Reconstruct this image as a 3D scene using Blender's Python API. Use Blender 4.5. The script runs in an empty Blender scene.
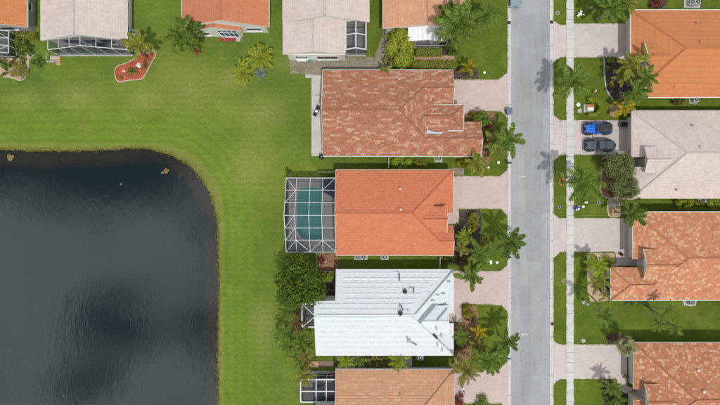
import bpy, bmesh, math, random
from mathutils import Vector, Matrix
R = math.radians
rnd = random.Random(11)
sc = bpy.context.scene
col = sc.collection

# ------------------------------------------------------------------ camera
H = 75.0            # drone height in metres
S = 0.155           # metres on the ground per photo pixel
cam_d = bpy.data.cameras.new('camera'); cam_d.sensor_width = 36.0
cam_d.lens = 36.0*H/(720*S); cam_d.clip_end = 5000; cam_d.clip_start = 0.5
cam = bpy.data.objects.new('camera', cam_d); col.objects.link(cam)
cam.location = (0, 0, H); cam.rotation_euler = (0, 0, 0)
sc.camera = cam

# ------------------------------------------------------------------ light
SUN_EL = 66.0
sdx, sdy = 0.33, -1.0                       # towards the sun, in plan
n_ = math.hypot(sdx, sdy); sdx /= n_; sdy /= n_
to_sun = Vector((sdx*math.cos(R(SUN_EL)), sdy*math.cos(R(SUN_EL)), math.sin(R(SUN_EL))))
w = bpy.data.worlds.new('World'); sc.world = w; w.use_nodes = True
wt = w.node_tree; wt.nodes.clear()
wo = wt.nodes.new('ShaderNodeOutputWorld'); bg = wt.nodes.new('ShaderNodeBackground')
sky = wt.nodes.new('ShaderNodeTexSky'); sky.sky_type = 'NISHITA'; sky.sun_disc = False
sky.sun_elevation = R(SUN_EL); sky.sun_rotation = math.atan2(sdx, sdy)
sky.dust_density = 1.5
# broken fair-weather cloud over the whole sky: it is what the lake mirrors
tc = wt.nodes.new('ShaderNodeTexCoord'); sep = wt.nodes.new('ShaderNodeSeparateXYZ')
wt.links.new(tc.outputs['Generated'], sep.inputs[0])
mz = wt.nodes.new('ShaderNodeMath'); mz.operation = 'MAXIMUM'; mz.inputs[1].default_value = 0.06
wt.links.new(sep.outputs['Z'], mz.inputs[0])
dx = wt.nodes.new('ShaderNodeMath'); dx.operation = 'DIVIDE'
dy = wt.nodes.new('ShaderNodeMath'); dy.operation = 'DIVIDE'
wt.links.new(sep.outputs['X'], dx.inputs[0]); wt.links.new(mz.outputs[0], dx.inputs[1])
wt.links.new(sep.outputs['Y'], dy.inputs[0]); wt.links.new(mz.outputs[0], dy.inputs[1])
cmb = wt.nodes.new('ShaderNodeCombineXYZ')
wt.links.new(dx.outputs[0], cmb.inputs[0]); wt.links.new(dy.outputs[0], cmb.inputs[1])
cmb.inputs[2].default_value = 0.4
cn = wt.nodes.new('ShaderNodeTexNoise'); cn.inputs['Scale'].default_value = 2.3
cn.inputs['Detail'].default_value = 4; cn.inputs['Roughness'].default_value = 0.45
wt.links.new(cmb.outputs[0], cn.inputs['Vector'])
cr = wt.nodes.new('ShaderNodeValToRGB')
cr.color_ramp.elements[0].position = 0.42; cr.color_ramp.elements[0].color = (0, 0, 0, 1)
cr.color_ramp.elements[1].position = 0.54; cr.color_ramp.elements[1].color = (1, 1, 1, 1)
wt.links.new(cn.outputs['Fac'], cr.inputs[0])
mixc = wt.nodes.new('ShaderNodeMix'); mixc.data_type = 'RGBA'
wt.links.new(cr.outputs[0], mixc.inputs[0]); wt.links.new(sky.outputs[0], mixc.inputs[6])
mixc.inputs[7].default_value = (19.5, 21.2, 22.0, 1)
wt.links.new(mixc.outputs[2], bg.inputs[0]); bg.inputs[1].default_value = 0.07
wt.links.new(bg.outputs[0], wo.inputs[0])

sun_d = bpy.data.lights.new('sun', 'SUN'); sun_d.energy = 3.25; sun_d.angle = R(1.5)
sun_d.color = (1.0, 0.96, 0.9)
sun = bpy.data.objects.new('sun', sun_d); col.objects.link(sun)
sun.rotation_euler = (-to_sun).to_track_quat('-Z', 'Y').to_euler()

sc.view_settings.view_transform = 'Standard'; sc.view_settings.look = 'None'
sc.view_settings.exposure = -0.5; sc.view_settings.gamma = 1.0
sc.view_settings.use_curve_mapping = False
sc.cycles.max_bounces = 6; sc.cycles.transparent_max_bounces = 24
sc.cycles.caustics_reflective = False; sc.cycles.caustics_refractive = False

# ------------------------------------------------------------------ photo pixel -> place
def K(z): return (H-z)/H
def W(px, py, z=0.0):
    k = K(z); return Vector(((px-360)*S*k, (202.5-py)*S*k, z))
def G(px, py): return (W(px, py).x, W(px, py).y)

# ------------------------------------------------------------------ materials
class NT:
    def __init__(s, name):
        s.m = bpy.data.materials.new(name); s.m.use_nodes = True
        s.t = s.m.node_tree; s.t.nodes.clear()
        s.out = s.t.nodes.new('ShaderNodeOutputMaterial')
    def n(s, typ, **kw):
        x = s.t.nodes.new(typ)
        for k, v in kw.items(): setattr(x, k, v)
        return x
    def l(s, a, b): s.t.links.new(a, b)
    def val(s, inp, v):
        if hasattr(v, 'is_output') or isinstance(v, bpy.types.NodeSocket): s.l(v, inp)
        elif isinstance(v, (tuple, list)) and len(v) == 3 and inp.type == 'RGBA': inp.default_value = (*v, 1)
        else: inp.default_value = v
    def math(s, op, a, b=None, c=None):
        x = s.n('ShaderNodeMath', operation=op); s.val(x.inputs[0], a)
        if b is not None: s.val(x.inputs[1], b)
        if c is not None: s.val(x.inputs[2], c)
        return x.outputs[0]
    def mix(s, f, a, b, mode='MIX'):
        x = s.n('ShaderNodeMix', data_type='RGBA', blend_type=mode)
        s.val(x.inputs[0], f); s.val(x.inputs[6], a); s.val(x.inputs[7], b)
        return x.outputs[2]
    def pos(s): return s.n('ShaderNodeNewGeometry').outputs['Position']
    def scale(s, vec, sv):
        x = s.n('ShaderNodeMapping'); s.l(vec, x.inputs[0]); x.inputs['Scale'].default_value = sv
        return x.outputs[0]
    def noise(s, vec, scale, detail=4, rough=0.55, dist=0):
        x = s.n('ShaderNodeTexNoise'); s.l(vec, x.inputs['Vector'])
        x.inputs['Scale'].default_value = scale; x.inputs['Detail'].default_value = detail
        x.inputs['Roughness'].default_value = rough; x.inputs['Distortion'].default_value = dist
        return x.outputs['Fac']
    def ramp(s, f, stops):
        x = s.n('ShaderNodeValToRGB'); s.l(f, x.inputs[0]); e = x.color_ramp.elements
        while len(e) < len(stops): e.new(0.5)
        for i, (p, c) in enumerate(stops):
            e[i].position = p; e[i].color = (*c, 1) if len(c) == 3 else c
        return x.outputs[0]
    def step(s, f, a, b):
        x = s.n('ShaderNodeMapRange'); s.l(f, x.inputs[0])
        x.inputs[1].default_value = a; x.inputs[2].default_value = b
        return x.outputs[0]
    def bump(s, h, strength, dist):
        x = s.n('ShaderNodeBump'); s.l(h, x.inputs['Height'])
        x.inputs['Strength'].default_value = strength; x.inputs['Distance'].default_value = dist
        return x.outputs[0]
    def bsdf(s, color, rough=0.8, spec=0.3, metal=0, normal=None, **kw):
        x = s.n('ShaderNodeBsdfPrincipled'); s.val(x.inputs['Base Color'], color)
        s.val(x.inputs['Roughness'], rough); x.inputs['Specular IOR Level'].default_value = spec
        x.inputs['Metallic'].default_value = metal
        if normal is not None: s.l(normal, x.inputs['Normal'])
        for k, v in kw.items(): s.val(x.inputs[k], v)
        s.l(x.outputs[0], s.out.inputs[0]); return x

def lerp(a, b, t): return tuple(x*(1-t)+y*t for x, y in zip(a, b))
def sc3(c, f): return tuple(x*f for x in c)

def plain(name, c, rough=0.7, var=0.25, scale=3.0, bump=0.0, metal=0, spec=0.3, fine=25.0):
    n = NT(name); p = n.pos()
    a = n.noise(p, scale, 5); b = n.noise(p, fine, 3)
    f = n.math('ADD', n.math('MULTIPLY', a, 0.6), n.math('MULTIPLY', b, 0.4))
    cc = n.ramp(f, [(0.3, sc3(c, 1-var)), (0.7, sc3(c, 1+var*0.8))])
    nm = n.bump(b, bump, 0.02) if bump else None
    n.bsdf(cc, rough, spec, metal, nm); return n.m

def lawn_mat():
    n = NT('lawn'); p = n.pos()
    big = n.noise(p, 0.055, 5, 0.6, 0.8); mid = n.noise(p, 0.30, 6, 0.68, 0.5)
    fine = n.noise(p, 2.0, 6, 0.8); tiny = n.noise(p, 8.0, 4, 0.85)
    sx = n.n('ShaderNodeSeparateXYZ'); n.l(p, sx.inputs[0])
    # west of the houses the turf is thinner, the front gardens are watered
    wob = n.math('MULTIPLY', n.math('SUBTRACT', mid, 0.5), 6.0)
    west = n.step(n.math('ADD', sx.outputs['X'], wob), 6.0, -12.0)
    lush = n.mix(n.step(mid, 0.3, 0.72), (0.080, 0.126, 0.014), (0.152, 0.200, 0.024))
    dry = n.mix(n.step(mid, 0.25, 0.75), (0.086, 0.157, 0.026), (0.172, 0.232, 0.034))
    c = n.mix(west, lush, dry)
    bl = n.step(big, 0.42, 0.62)
    c = n.mix(n.math('MULTIPLY', bl, n.math('MULTIPLY', west, 0.45)), c, (0.215, 0.255, 0.040))
    # fresh strip mown along the shore: rounded-corner distance from the lake
    cx, cy = G(154, 213)
    qx = n.math('MAXIMUM', n.math('SUBTRACT', sx.outputs['X'], cx), 0.0); qy = n.math('MAXIMUM', n.math('SUBTRACT', sx.outputs['Y'], cy), 0.0)
    d = n.math('SUBTRACT', n.math('SQRT', n.math('ADD', n.math('MULTIPLY', qx, qx), n.math('MULTIPLY', qy, qy))), 10.1)
    d = n.math('ADD', d, n.math('MULTIPLY', n.math('SUBTRACT', mid, 0.5), 2.2))
    near = n.step(d, 8.5, 4.0)
    c = n.mix(n.math('MULTIPLY', near, 0.48), c, (0.142, 0.232, 0.022))
    mow = n.math('SINE', n.math('MULTIPLY', d, 4.2))
    mow = n.math('MULTIPLY_ADD', mow, n.math('MULTIPLY', n.step(d, 13.0, 2.0), 0.055), 1.0)
    c = n.mix(n.step(d, 1.1, 0.0), c, (0.200, 0.215, 0.050))
    # worn, dry patches
    acc = None
    for px, py, r, fl in ((188,86,26,1.0),(262,112,24,.8),(78,97,30,.45),(150,100,22,.5),(236,78,20,.7),(248,170,20,1.3),(262,330,14,2.0),(296,62,16,.6),(20,100,22,.5)):
        x0, y0 = G(px, py)
        ex = n.math('MULTIPLY', n.math('SUBTRACT', sx.outputs['X'], x0), 1/(r*S)); ey = n.math('MULTIPLY', n.math('SUBTRACT', sx.outputs['Y'], y0), 1/(r*S*fl))
        e = n.math('SQRT', n.math('ADD', n.math('MULTIPLY', ex, ex), n.math('MULTIPLY', ey, ey)))
        e = n.math('ADD', e, n.math('MULTIPLY', n.math('SUBTRACT', mid, 0.5), 3.0))
        k = n.step(e, 1.25, 0.1); acc = k if acc is None else n.math('MAXIMUM', acc, k)
    c = n.mix(n.math('MULTIPLY', acc, n.math('MULTIPLY_ADD', fine, 0.9, 0.05)), c, (0.295, 0.285, 0.085))
    pt = n.math('MULTIPLY', n.step(n.math('ADD', n.math('MULTIPLY', big, 0.5), n.math('MULTIPLY', mid, 0.6)), 0.60, 0.78), 0.30)
    c = n.mix(pt, c, (0.265, 0.245, 0.085))
    # weeds and clover: dark small clumps
    wd = n.step(n.noise(p, 0.9, 5, 0.75), 0.60, 0.72)
    c = n.mix(n.math('MULTIPLY', wd, 0.40), c, (0.052, 0.105, 0.020))
    band = n.n('ShaderNodeTexWave', wave_type='BANDS', bands_direction='Y'); n.l(p, band.inputs['Vector'])
    band.inputs['Scale'].default_value = 0.33; band.inputs['Distortion'].default_value = 2.2
    band.inputs['Detail'].default_value = 4; band.inputs['Detail Scale'].default_value = 0.5
    bb = n.math('MULTIPLY_ADD', n.math('SUBTRACT', band.outputs['Fac'], 0.5), n.math('MULTIPLY', west, 0.06), 1.0)
    f = n.math('MULTIPLY_ADD', n.math('SUBTRACT', fine, 0.5), 0.95, 1.0)
    f2 = n.math('MULTIPLY_ADD', n.math('SUBTRACT', tiny, 0.5), 1.25, 1.0)
    f = n.math('MULTIPLY', n.math('MULTIPLY', n.math('MULTIPLY', n.math('MULTIPLY', f, f2), bb), mow), n.math('MULTIPLY_ADD', n.noise(p, 0.12, 4, 0.6, 0.5), 0.42, 0.72))
    g = n.n('ShaderNodeCombineColor'); [n.l(f, g.inputs[i]) for i in range(3)]
    c = n.mix(1.0, c, g.outputs[0], 'MULTIPLY')
    nm = n.bump(n.math('ADD', tiny, n.math('MULTIPLY', fine, 1.5)), 0.6, 0.06)
    n.bsdf(c, 0.95, 0.1, 0, nm); return n.m

def asphalt_mat(name, base, var=0.15):
    n = NT(name); p = n.pos()
    st = n.noise(n.scale(p, (1.0, 0.05, 1)), 1.5, 5, 0.65); bl = n.noise(p, 0.22, 6, 0.65, 0.6)
    gr = n.noise(p, 11, 4, 0.85); sp = n.noise(p, 1.7, 4, 0.7)
    f = n.math('ADD', n.math('MULTIPLY', st, 0.34), n.math('ADD', n.math('MULTIPLY', bl, 0.36), n.math('ADD', n.math('MULTIPLY', gr, 0.18), n.math('MULTIPLY', sp, 0.12))))
    c = n.ramp(f, [(0.36, sc3(base, 1-var*1.4)), (0.5, base), (0.64, sc3(base, 1+var*1.3))])
    # wandering hairline cracks sealed and unsealed, drips of oil
    w1 = n.noise(p, 0.35, 6, 0.6, 0.4); ck = n.math('ABSOLUTE', n.math('SUBTRACT', w1, 0.5))
    ck = n.math('MULTIPLY', n.step(ck, 0.0045, 0.0012), n.step(n.noise(p, 0.12, 2), 0.48, 0.6))
    c = n.mix(n.math('MULTIPLY', ck, 0.5), c, (0.10, 0.10, 0.105))
    oil = n.step(n.noise(p, 0.8, 3, 0.5), 0.68, 0.78)
    c = n.mix(n.math('MULTIPLY', oil, 0.30), c, (0.14, 0.14, 0.145))
    nm = n.bump(gr, 0.3, 0.01)
    n.bsdf(c, 0.9, 0.25, 0, nm); return n.m

def paver_mat(name, c1, c2, sz=0.24):
    n = NT(name); p = n.pos()
    b = n.n('ShaderNodeTexBrick'); n.l(p, b.inputs['Vector'])
    b.inputs['Scale'].default_value = 1.0; b.inputs['Brick Width'].default_value = sz*1.5; b.inputs['Row Height'].default_value = sz*0.75
    b.inputs['Mortar Size'].default_value = 0.012; b.inputs['Bias'].default_value = 0.0
    n.val(b.inputs['Color1'], c1); n.val(b.inputs['Color2'], c2); n.val(b.inputs['Mortar'], sc3(c1, 0.84))
    st = n.noise(p, 0.5, 6, 0.65, 0.5); fi = n.noise(p, 5, 4, 0.7)
    f = n.math('ADD', n.math('MULTIPLY_ADD', st, 0.38, 0.72), n.math('MULTIPLY', fi, 0.2))
    g = n.n('ShaderNodeCombineColor'); [n.l(f, g.inputs[i]) for i in range(3)]
    c = n.mix(1.0, b.outputs['Color'], g.outputs[0], 'MULTIPLY')
    oil = n.step(n.noise(p, 0.55, 5, 0.6, 0.3), 0.60, 0.74)
    c = n.mix(n.math('MULTIPLY', oil, 0.40), c, sc3(c1, 0.62))
    nm = n.bump(b.outputs['Fac'], -0.3, 0.01)
    n.bsdf(c, 0.85, 0.25, 0, nm); return n.m

def roof_mat(name, base, light=None, frac=0.0, cl=1.0, var=0.12, tw=0.30, th=0.40, line=0.18, dirt=0.25, streak=0.0, cluster=0.3, dark=None):
    """tile roof on UV metres: u along the eave, v up the slope; every tile keeps its own tone"""
    n = NT(name); tcn = n.n('ShaderNodeTexCoord'); uv = tcn.outputs['UV']
    s2 = n.n('ShaderNodeSeparateXYZ'); n.l(uv, s2.inputs[0])
    u, v = s2.outputs['X'], s2.outputs['Y']
    row = n.math('FLOOR', n.math('DIVIDE', v, th)); fv = n.math('FRACT', n.math('DIVIDE', v, th))
    us = n.math('ADD', n.math('DIVIDE', u, tw), n.math('MULTIPLY', n.math('MODULO', row, 2.0), 0.5))
    colm = n.math('FLOOR', us); fu = n.math('FRACT', us)
    cell = n.n('ShaderNodeCombineXYZ'); n.l(colm, cell.inputs[0]); n.l(row, cell.inputs[1])
    wn = n.n('ShaderNodeTexWhiteNoise', noise_dimensions='3D'); n.l(cell.outputs[0], wn.inputs['Vector'])
    rv = wn.outputs['Value']
    c = n.mix(rv, sc3(base, 1-var), sc3(base, 1+var))
    if dark:
        wn3 = n.n('ShaderNodeTexWhiteNoise', noise_dimensions='4D'); n.l(cell.outputs[0], wn3.inputs['Vector']); wn3.inputs['W'].default_value = 5.2
        c = n.mix(n.math('MULTIPLY', n.step(wn3.outputs['Value'], 0.62, 0.95), 0.8), c, dark)
    if light:
        # batches of pale tiles laid a few in a row
        cell2 = n.n('ShaderNodeCombineXYZ')
        n.l(n.math('FLOOR', n.math('ADD', n.math('DIVIDE', us, cl), n.math('MULTIPLY', n.math('MODULO', row, 5.0), 0.37))), cell2.inputs[0]); n.l(row, cell2.inputs[1])
        wn2 = n.n('ShaderNodeTexWhiteNoise', noise_dimensions='3D'); n.l(cell2.outputs[0], wn2.inputs['Vector'])
        cln = n.noise(cell2.outputs[0], cluster, 2)
        sel = n.math('ADD', wn2.outputs['Value'], n.math('MULTIPLY', n.math('SUBTRACT', cln, 0.5), 0.35))
        k = n.step(sel, 1.0-frac-0.10, 1.0-frac+0.10)
        c = n.mix(n.math('MULTIPLY', k, n.math('MULTIPLY_ADD', rv, 0.5, 0.42)), c, n.mix(rv, sc3(light, 0.92), sc3(light, 1.12)))
    # lap of each course, weathering
    lap = n.step(fv, 0.0, 0.22)
    lapc = n.math('MULTIPLY_ADD', lap, line, 1.0-line)
    p = n.pos()
    d1 = n.noise(p, 0.45, 6, 0.65, 0.5); d2 = n.noise(p, 3.5, 4, 0.7)
    sv = n.n('ShaderNodeCombineXYZ'); n.l(n.math('MULTIPLY', u, 1.0), sv.inputs[0]); n.l(n.math('MULTIPLY', v, 0.10), sv.inputs[1])
    d3 = n.noise(sv.outputs[0], 2.6, 4, 0.6)
    wv = n.math('ADD', n.math('MULTIPLY', n.math('SUBTRACT', d1, 0.5), dirt*1.3), n.math('MULTIPLY', n.math('SUBTRACT', d2, 0.5), dirt))
    wv = n.math('ADD', wv, n.math('MULTIPLY', n.math('SUBTRACT', d3, 0.5), streak))
    f = n.math('MULTIPLY', n.math('ADD', wv, 1.0), lapc)
    g = n.n('ShaderNodeCombineColor'); [n.l(f, g.inputs[i]) for i in range(3)]
    c = n.mix(1.0, c, g.outputs[0], 'MULTIPLY')
    mil = n.math('MULTIPLY', n.step(n.noise(p, 0.30, 6, 0.7, 0.8), 0.52, 0.75), n.step(d3, 0.42, 0.66))
    c = n.mix(n.math('MULTIPLY', mil, dirt*1.5), c, sc3(base, 0.42))
    hgt = n.math('ADD', n.math('MULTIPLY', n.math('SUBTRACT', 1.0, fv), 0.9), n.math('MULTIPLY', n.math('SINE', n.math('MULTIPLY', fu, math.pi)), 0.8))
    hgt = n.math('ADD', hgt, n.math('MULTIPLY', rv, 0.35))
    nm = n.bump(hgt, 0.40, 0.05)
    n.bsdf(c, 0.85, 0.22, 0, nm); return n.m

def leaf_mat(name, dark, lite, tip=None, tf=0.12):
    n = NT(name); gi = n.n('ShaderNodeNewGeometry').outputs['Random Per Island']
    p = n.pos(); cl = n.noise(p, 1.1, 3)
    f = n.math('ADD', n.math('MULTIPLY', gi, 0.6), n.math('MULTIPLY', cl, 0.5))
    st = [(0.22, dark), (0.78, lite)]
    if tip: st.append((1.0-tf, tip))
    c = n.ramp(f, st)
    d = n.n('ShaderNodeBsdfPrincipled'); n.l(c, d.inputs['Base Color']); d.inputs['Roughness'].default_value = 0.7
    d.inputs['Specular IOR Level'].default_value = 0.15
    t = n.n('ShaderNodeBsdfTranslucent'); n.l(c, t.inputs[0])
    mx = n.n('ShaderNodeMixShader'); mx.inputs[0].default_value = 0.22
    n.l(d.outputs[0], mx.inputs[1]); n.l(t.outputs[0], mx.inputs[2]); n.l(mx.outputs[0], n.out.inputs[0])
    return n.m

def screen_mat(name, op):
    n = NT(name)
    tr = n.n('ShaderNodeBsdfTransparent'); df = n.n('ShaderNodeBsdfDiffuse'); df.inputs[0].default_value = (0.040, 0.046, 0.058, 1)
    mx = n.n('ShaderNodeMixShader'); mx.inputs[0].default_value = op
    n.l(tr.outputs[0], mx.inputs[1]); n.l(df.outputs[0], mx.inputs[2]); n.l(mx.outputs[0], n.out.inputs[0]); return n.m

def water_mat(name, turb, mixf, tint, bs=0.5, ior=1.36):
    n = NT(name); p = n.pos()
    r1 = n.noise(n.scale(p, (1.0, 0.30, 1)), 2.2, 4, 0.6, 0.4); r2 = n.noise(n.scale(p, (1.0, 0.45, 1)), 0.6, 3)
    nm = n.bump(n.math('ADD', n.math('MULTIPLY', r1, 0.5), r2), bs, 0.03)
    tr = n.n('ShaderNodeBsdfTransparent'); n.val(tr.inputs[0], tint)
    df = n.n('ShaderNodeBsdfDiffuse'); n.val(df.inputs[0], turb)
    m1 = n.n('ShaderNodeMixShader'); m1.inputs[0].default_value = mixf
    n.l(tr.outputs[0], m1.inputs[1]); n.l(df.outputs[0], m1.inputs[2])
    gl = n.n('ShaderNodeBsdfGlossy'); gl.inputs['Roughness'].default_value = 0.06; n.l(nm, gl.inputs['Normal'])
    fr = n.n('ShaderNodeFresnel'); fr.inputs[0].default_value = ior; n.l(nm, fr.inputs['Normal'])
    m2 = n.n('ShaderNodeMixShader'); n.l(fr.outputs[0], m2.inputs[0]); n.l(m1.outputs[0], m2.inputs[1]); n.l(gl.outputs[0], m2.inputs[2])
    n.l(m2.outputs[0], n.out.inputs[0]); return n.m

def bed_mat(name, cs, scale=6.0, bump=0.8, weeds=0.0):
    n = NT(name); p = n.pos()
    v = n.n('ShaderNodeTexVoronoi'); n.l(p, v.inputs['Vector']); v.inputs['Scale'].default_value = scale*1.6
    s2 = n.n('ShaderNodeSeparateColor'); n.l(v.outputs['Color'], s2.inputs[0])
    a = n.noise(p, scale*0.25, 5, 0.7)
    f = n.math('ADD', n.math('MULTIPLY', s2.outputs[0], 0.55), n.math('MULTIPLY', a, 0.5))
    c = n.ramp(f, [(0.2, cs[0]), (0.55, cs[1]), (0.85, cs[2])])
    if weeds: c = n.mix(n.math('MULTIPLY', n.step(n.noise(p, 0.7, 6, 0.75), 0.50, 0.66), weeds), c, (0.13, 0.15, 0.04))
    nm = n.bump(n.math('ADD', s2.outputs[1], v.outputs['Distance']), bump, 0.05)
    n.bsdf(c, 0.95, 0.1, 0, nm); return n.m

M = {}
M['lawn'] = lawn_mat()
M['road'] = asphalt_mat('asphalt', (0.336, 0.338, 0.347))
M['patch'] = asphalt_mat('asphalt_repair', (0.305, 0.308, 0.318))
M['scuff'] = asphalt_mat('scuffed_asphalt', (0.44, 0.44, 0.445))
M['gutter'] = plain('gutter_concrete', (0.54, 0.52, 0.50), 0.85, 0.14, 0.8)
M['walk'] = plain('walk_concrete', (0.56, 0.545, 0.515), 0.85, 0.16, 0.9)
M['slab'] = plain('patio_concrete', (0.50, 0.47, 0.44), 0.85, 0.18, 0.8)
M['paver'] = paver_mat('pink_pavers', (0.525, 0.405, 0.375), (0.575, 0.455, 0.42))
M['paver_w'] = paver_mat('pale_pavers', (0.53, 0.455, 0.44), (0.57, 0.495, 0.475))
M['deck'] = paver_mat('deck_pavers', (0.36, 0.34, 0.32), (0.46, 0.43, 0.41), 0.4)
M['brickpath'] = paver_mat('brick_path', (0.42, 0.24, 0.15), (0.50, 0.32, 0.22), 0.3)
M['gravel'] = bed_mat('grey_gravel', [(0.20, 0.17, 0.12), (0.29, 0.25, 0.195), (0.37, 0.33, 0.275)], 6, 0.6, 0.75)
M['mulch_red'] = bed_mat('red_mulch', [(0.26, 0.05, 0.025), (0.42, 0.10, 0.05), (0.55, 0.2, 0.11)], 6)
M['mulch_dark'] = bed_mat('dark_mulch', [(0.035, 0.028, 0.026), (0.075, 0.06, 0.055), (0.15, 0.12, 0.11)], 6)
M['mulch_brown'] = bed_mat('brown_mulch', [(0.15, 0.07, 0.04), (0.30, 0.16, 0.09), (0.42, 0.27, 0.17)], 5)
M['mulch_tan'] = bed_mat('tan_mulch', [(0.30, 0.17, 0.08), (0.46, 0.29, 0.15), (0.58, 0.42, 0.25)], 5)
M['sand'] = bed_mat('sandy_bed', [(0.36, 0.25, 0.14), (0.50, 0.38, 0.24), (0.60, 0.50, 0.36)], 4, 0.4)
M['edging'] = plain('edging_stone', (0.50, 0.42, 0.34), 0.9, 0.25, 3)
M['wall'] = plain('cream_stucco', (0.60, 0.54, 0.45), 0.9, 0.08, 1.2, 0.2)
M['wall_w'] = plain('white_stucco', (0.72, 0.69, 0.64), 0.9, 0.08, 1.2, 0.2)
M['wall_g'] = plain('grey_stucco', (0.36, 0.345, 0.31), 0.9, 0.08, 1.2, 0.2)
M['door'] = plain('garage_door_paint', (0.56, 0.50, 0.41), 0.6, 0.05, 1)
M['white'] = plain('white_paint', (0.78, 0.78, 0.77), 0.5, 0.06, 2)
M['alu'] = plain('white_aluminium', (0.62, 0.64, 0.67), 0.4, 0.05, 2, spec=0.5)
M['fascia_g'] = plain('pale_green_trim', (0.50, 0.58, 0.50), 0.6, 0.08, 2)
M['fascia_b'] = plain('brown_trim', (0.32, 0.22, 0.16), 0.6, 0.1, 2)
M['fascia_c'] = plain('cream_trim', (0.52, 0.44, 0.38), 0.6, 0.08, 2)
M['fascia_y'] = plain('grey_trim', (0.42, 0.42, 0.42), 0.6, 0.1, 2)
M['steel'] = plain('galvanised_metal', (0.36, 0.39, 0.40), 0.35, 0.15, 3, metal=0.6)
M['dark'] = plain('dark_plastic', (0.025, 0.027, 0.03), 0.55, 0.2, 4)
M['black'] = plain('black_rubber', (0.014, 0.014, 0.015), 0.8, 0.2, 8)
M['grille'] = plain('ac_grille', (0.30, 0.34, 0.37), 0.5, 0.2, 6, metal=0.3)
M['cabinet'] = plain('ac_cabinet', (0.48, 0.48, 0.47), 0.5, 0.1, 3)
M['drain'] = plain('rusty_iron', (0.055, 0.038, 0.035), 0.8, 0.35, 6)
M['glass'] = plain('window_glass', (0.03, 0.04, 0.05), 0.08, 0.1, 1, spec=0.6)
M['navy'] = plain('navy_fabric', (0.018, 0.030, 0.075), 0.9, 0.15, 2)
M['wood'] = plain('weathered_wood', (0.36, 0.24, 0.14), 0.8, 0.25, 4)
M['woodtan'] = plain('tan_timber', (0.52, 0.34, 0.18), 0.8, 0.15, 4)
M['fence'] = plain('brown_fence_paint', (0.24, 0.17, 0.13), 0.8, 0.2, 4)
M['fence_p'] = plain('pale_fence_paint', (0.50, 0.45, 0.40), 0.8, 0.15, 4)
M['trunk'] = plain('palm_trunk', (0.27, 0.24, 0.20), 0.95, 0.3, 6, 0.5)
M['bark'] = plain('tree_bark', (0.14, 0.10, 0.07), 0.95, 0.3, 6, 0.5)
M['rock'] = plain('grey_rock', (0.42, 0.40, 0.37), 0.9, 0.25, 3, 0.5)
M['rockw'] = plain('white_rock', (0.74, 0.72, 0.68), 0.9, 0.15, 3, 0.4)
M['rocky'] = plain('algae_rock', (0.20, 0.15, 0.05), 0.9, 0.35, 3, 0.5)
M['teal'] = plain('teal_plastic', (0.02, 0.36, 0.36), 0.5, 0.1, 3)
M['blue'] = plain('blue_plastic', (0.02, 0.05, 0.32), 0.5, 0.15, 3)
M['bluegrey'] = plain('blue_grey_plastic', (0.13, 0.18, 0.24), 0.5, 0.15, 3)
M['orange'] = plain('orange_paint', (0.52, 0.16, 0.05), 0.6, 0.2, 3)
M['redfab'] = plain('red_fabric', (0.35, 0.05, 0.06), 0.9, 0.2, 4)
M['maroon'] = plain('maroon_paint', (0.07, 0.03, 0.03), 0.7, 0.2, 4)
M['jeepblue'] = plain('blue_car_paint', (0.01, 0.15, 0.66), 0.25, 0.04, 1, spec=0.6)
M['jeepgrey'] = plain('grey_car_paint', (0.075, 0.10, 0.115), 0.3, 0.06, 1, spec=0.6)
M['softtop'] = plain('black_soft_top', (0.040, 0.046, 0.054), 0.85, 0.2, 3)
M['hardtop'] = plain('charcoal_hard_top', (0.06, 0.078, 0.088), 0.5, 0.12, 3)
M['silver'] = plain('silver_blue_paint', (0.30, 0.36, 0.42), 0.25, 0.04, 1, metal=0.5, spec=0.6)
M['chrome'] = plain('wheel_alloy', (0.5, 0.5, 0.52), 0.25, 0.05, 2, metal=0.9)
M['lamp'] = plain('headlamp_lens', (0.7, 0.72, 0.72), 0.15, 0.05, 2, spec=0.6)
M['taillamp'] = plain('tail_lamp_lens', (0.45, 0.02, 0.02), 0.2, 0.05, 2, spec=0.6)
M['screen'] = screen_mat('insect_screen', .44); M['screen_w'] = screen_mat('insect_screen_wall', .62)
M['pooltile'] = plain('pool_plaster', (0.58, 0.80, 0.78), 0.7, 0.12, 1.2)
M['poolwater'] = water_mat('pool_water', (0.08, 0.42, 0.41), 0.45, (0.62, 0.93, 0.90), 0.25)
M['lake'] = water_mat('lake_water', (0.014, 0.040, 0.042), 0.30, (0.68, 0.62, 0.48), 0.55, 1.85)
def bedmat():
    n = NT('lake_bed'); p = n.pos(); s2 = n.n('ShaderNodeSeparateXYZ'); n.l(p, s2.inputs[0])
    a = n.noise(p, 0.55, 6, 0.7, 0.6); b = n.noise(p, 4, 4, 0.7)
    a2 = n.noise(p, 0.09, 3, 0.5)
    z = n.math('ADD', s2.outputs['Z'], n.math('ADD', n.math('MULTIPLY', n.math('SUBTRACT', a, 0.5), 1.0), n.math('MULTIPLY', n.math('SUBTRACT', a2, 0.52), 1.6)))
    c = n.ramp(n.step(z, -1.35, -0.15), [(0.0, (0.012, 0.014, 0.014)), (0.30, (0.04, 0.028, 0.010)), (0.7, (0.17, 0.095, 0.018)), (1.0, (0.10, 0.085, 0.03))])
    f = n.math('MULTIPLY_ADD', b, 0.9, 0.55); g = n.n('ShaderNodeCombineColor'); [n.l(f, g.inputs[i]) for i in range(3)]
    c = n.mix(1.0, c, g.outputs[0], 'MULTIPLY'); n.bsdf(c, 0.95, 0.1); return n.m
M['lakebed'] = bedmat()

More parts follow.
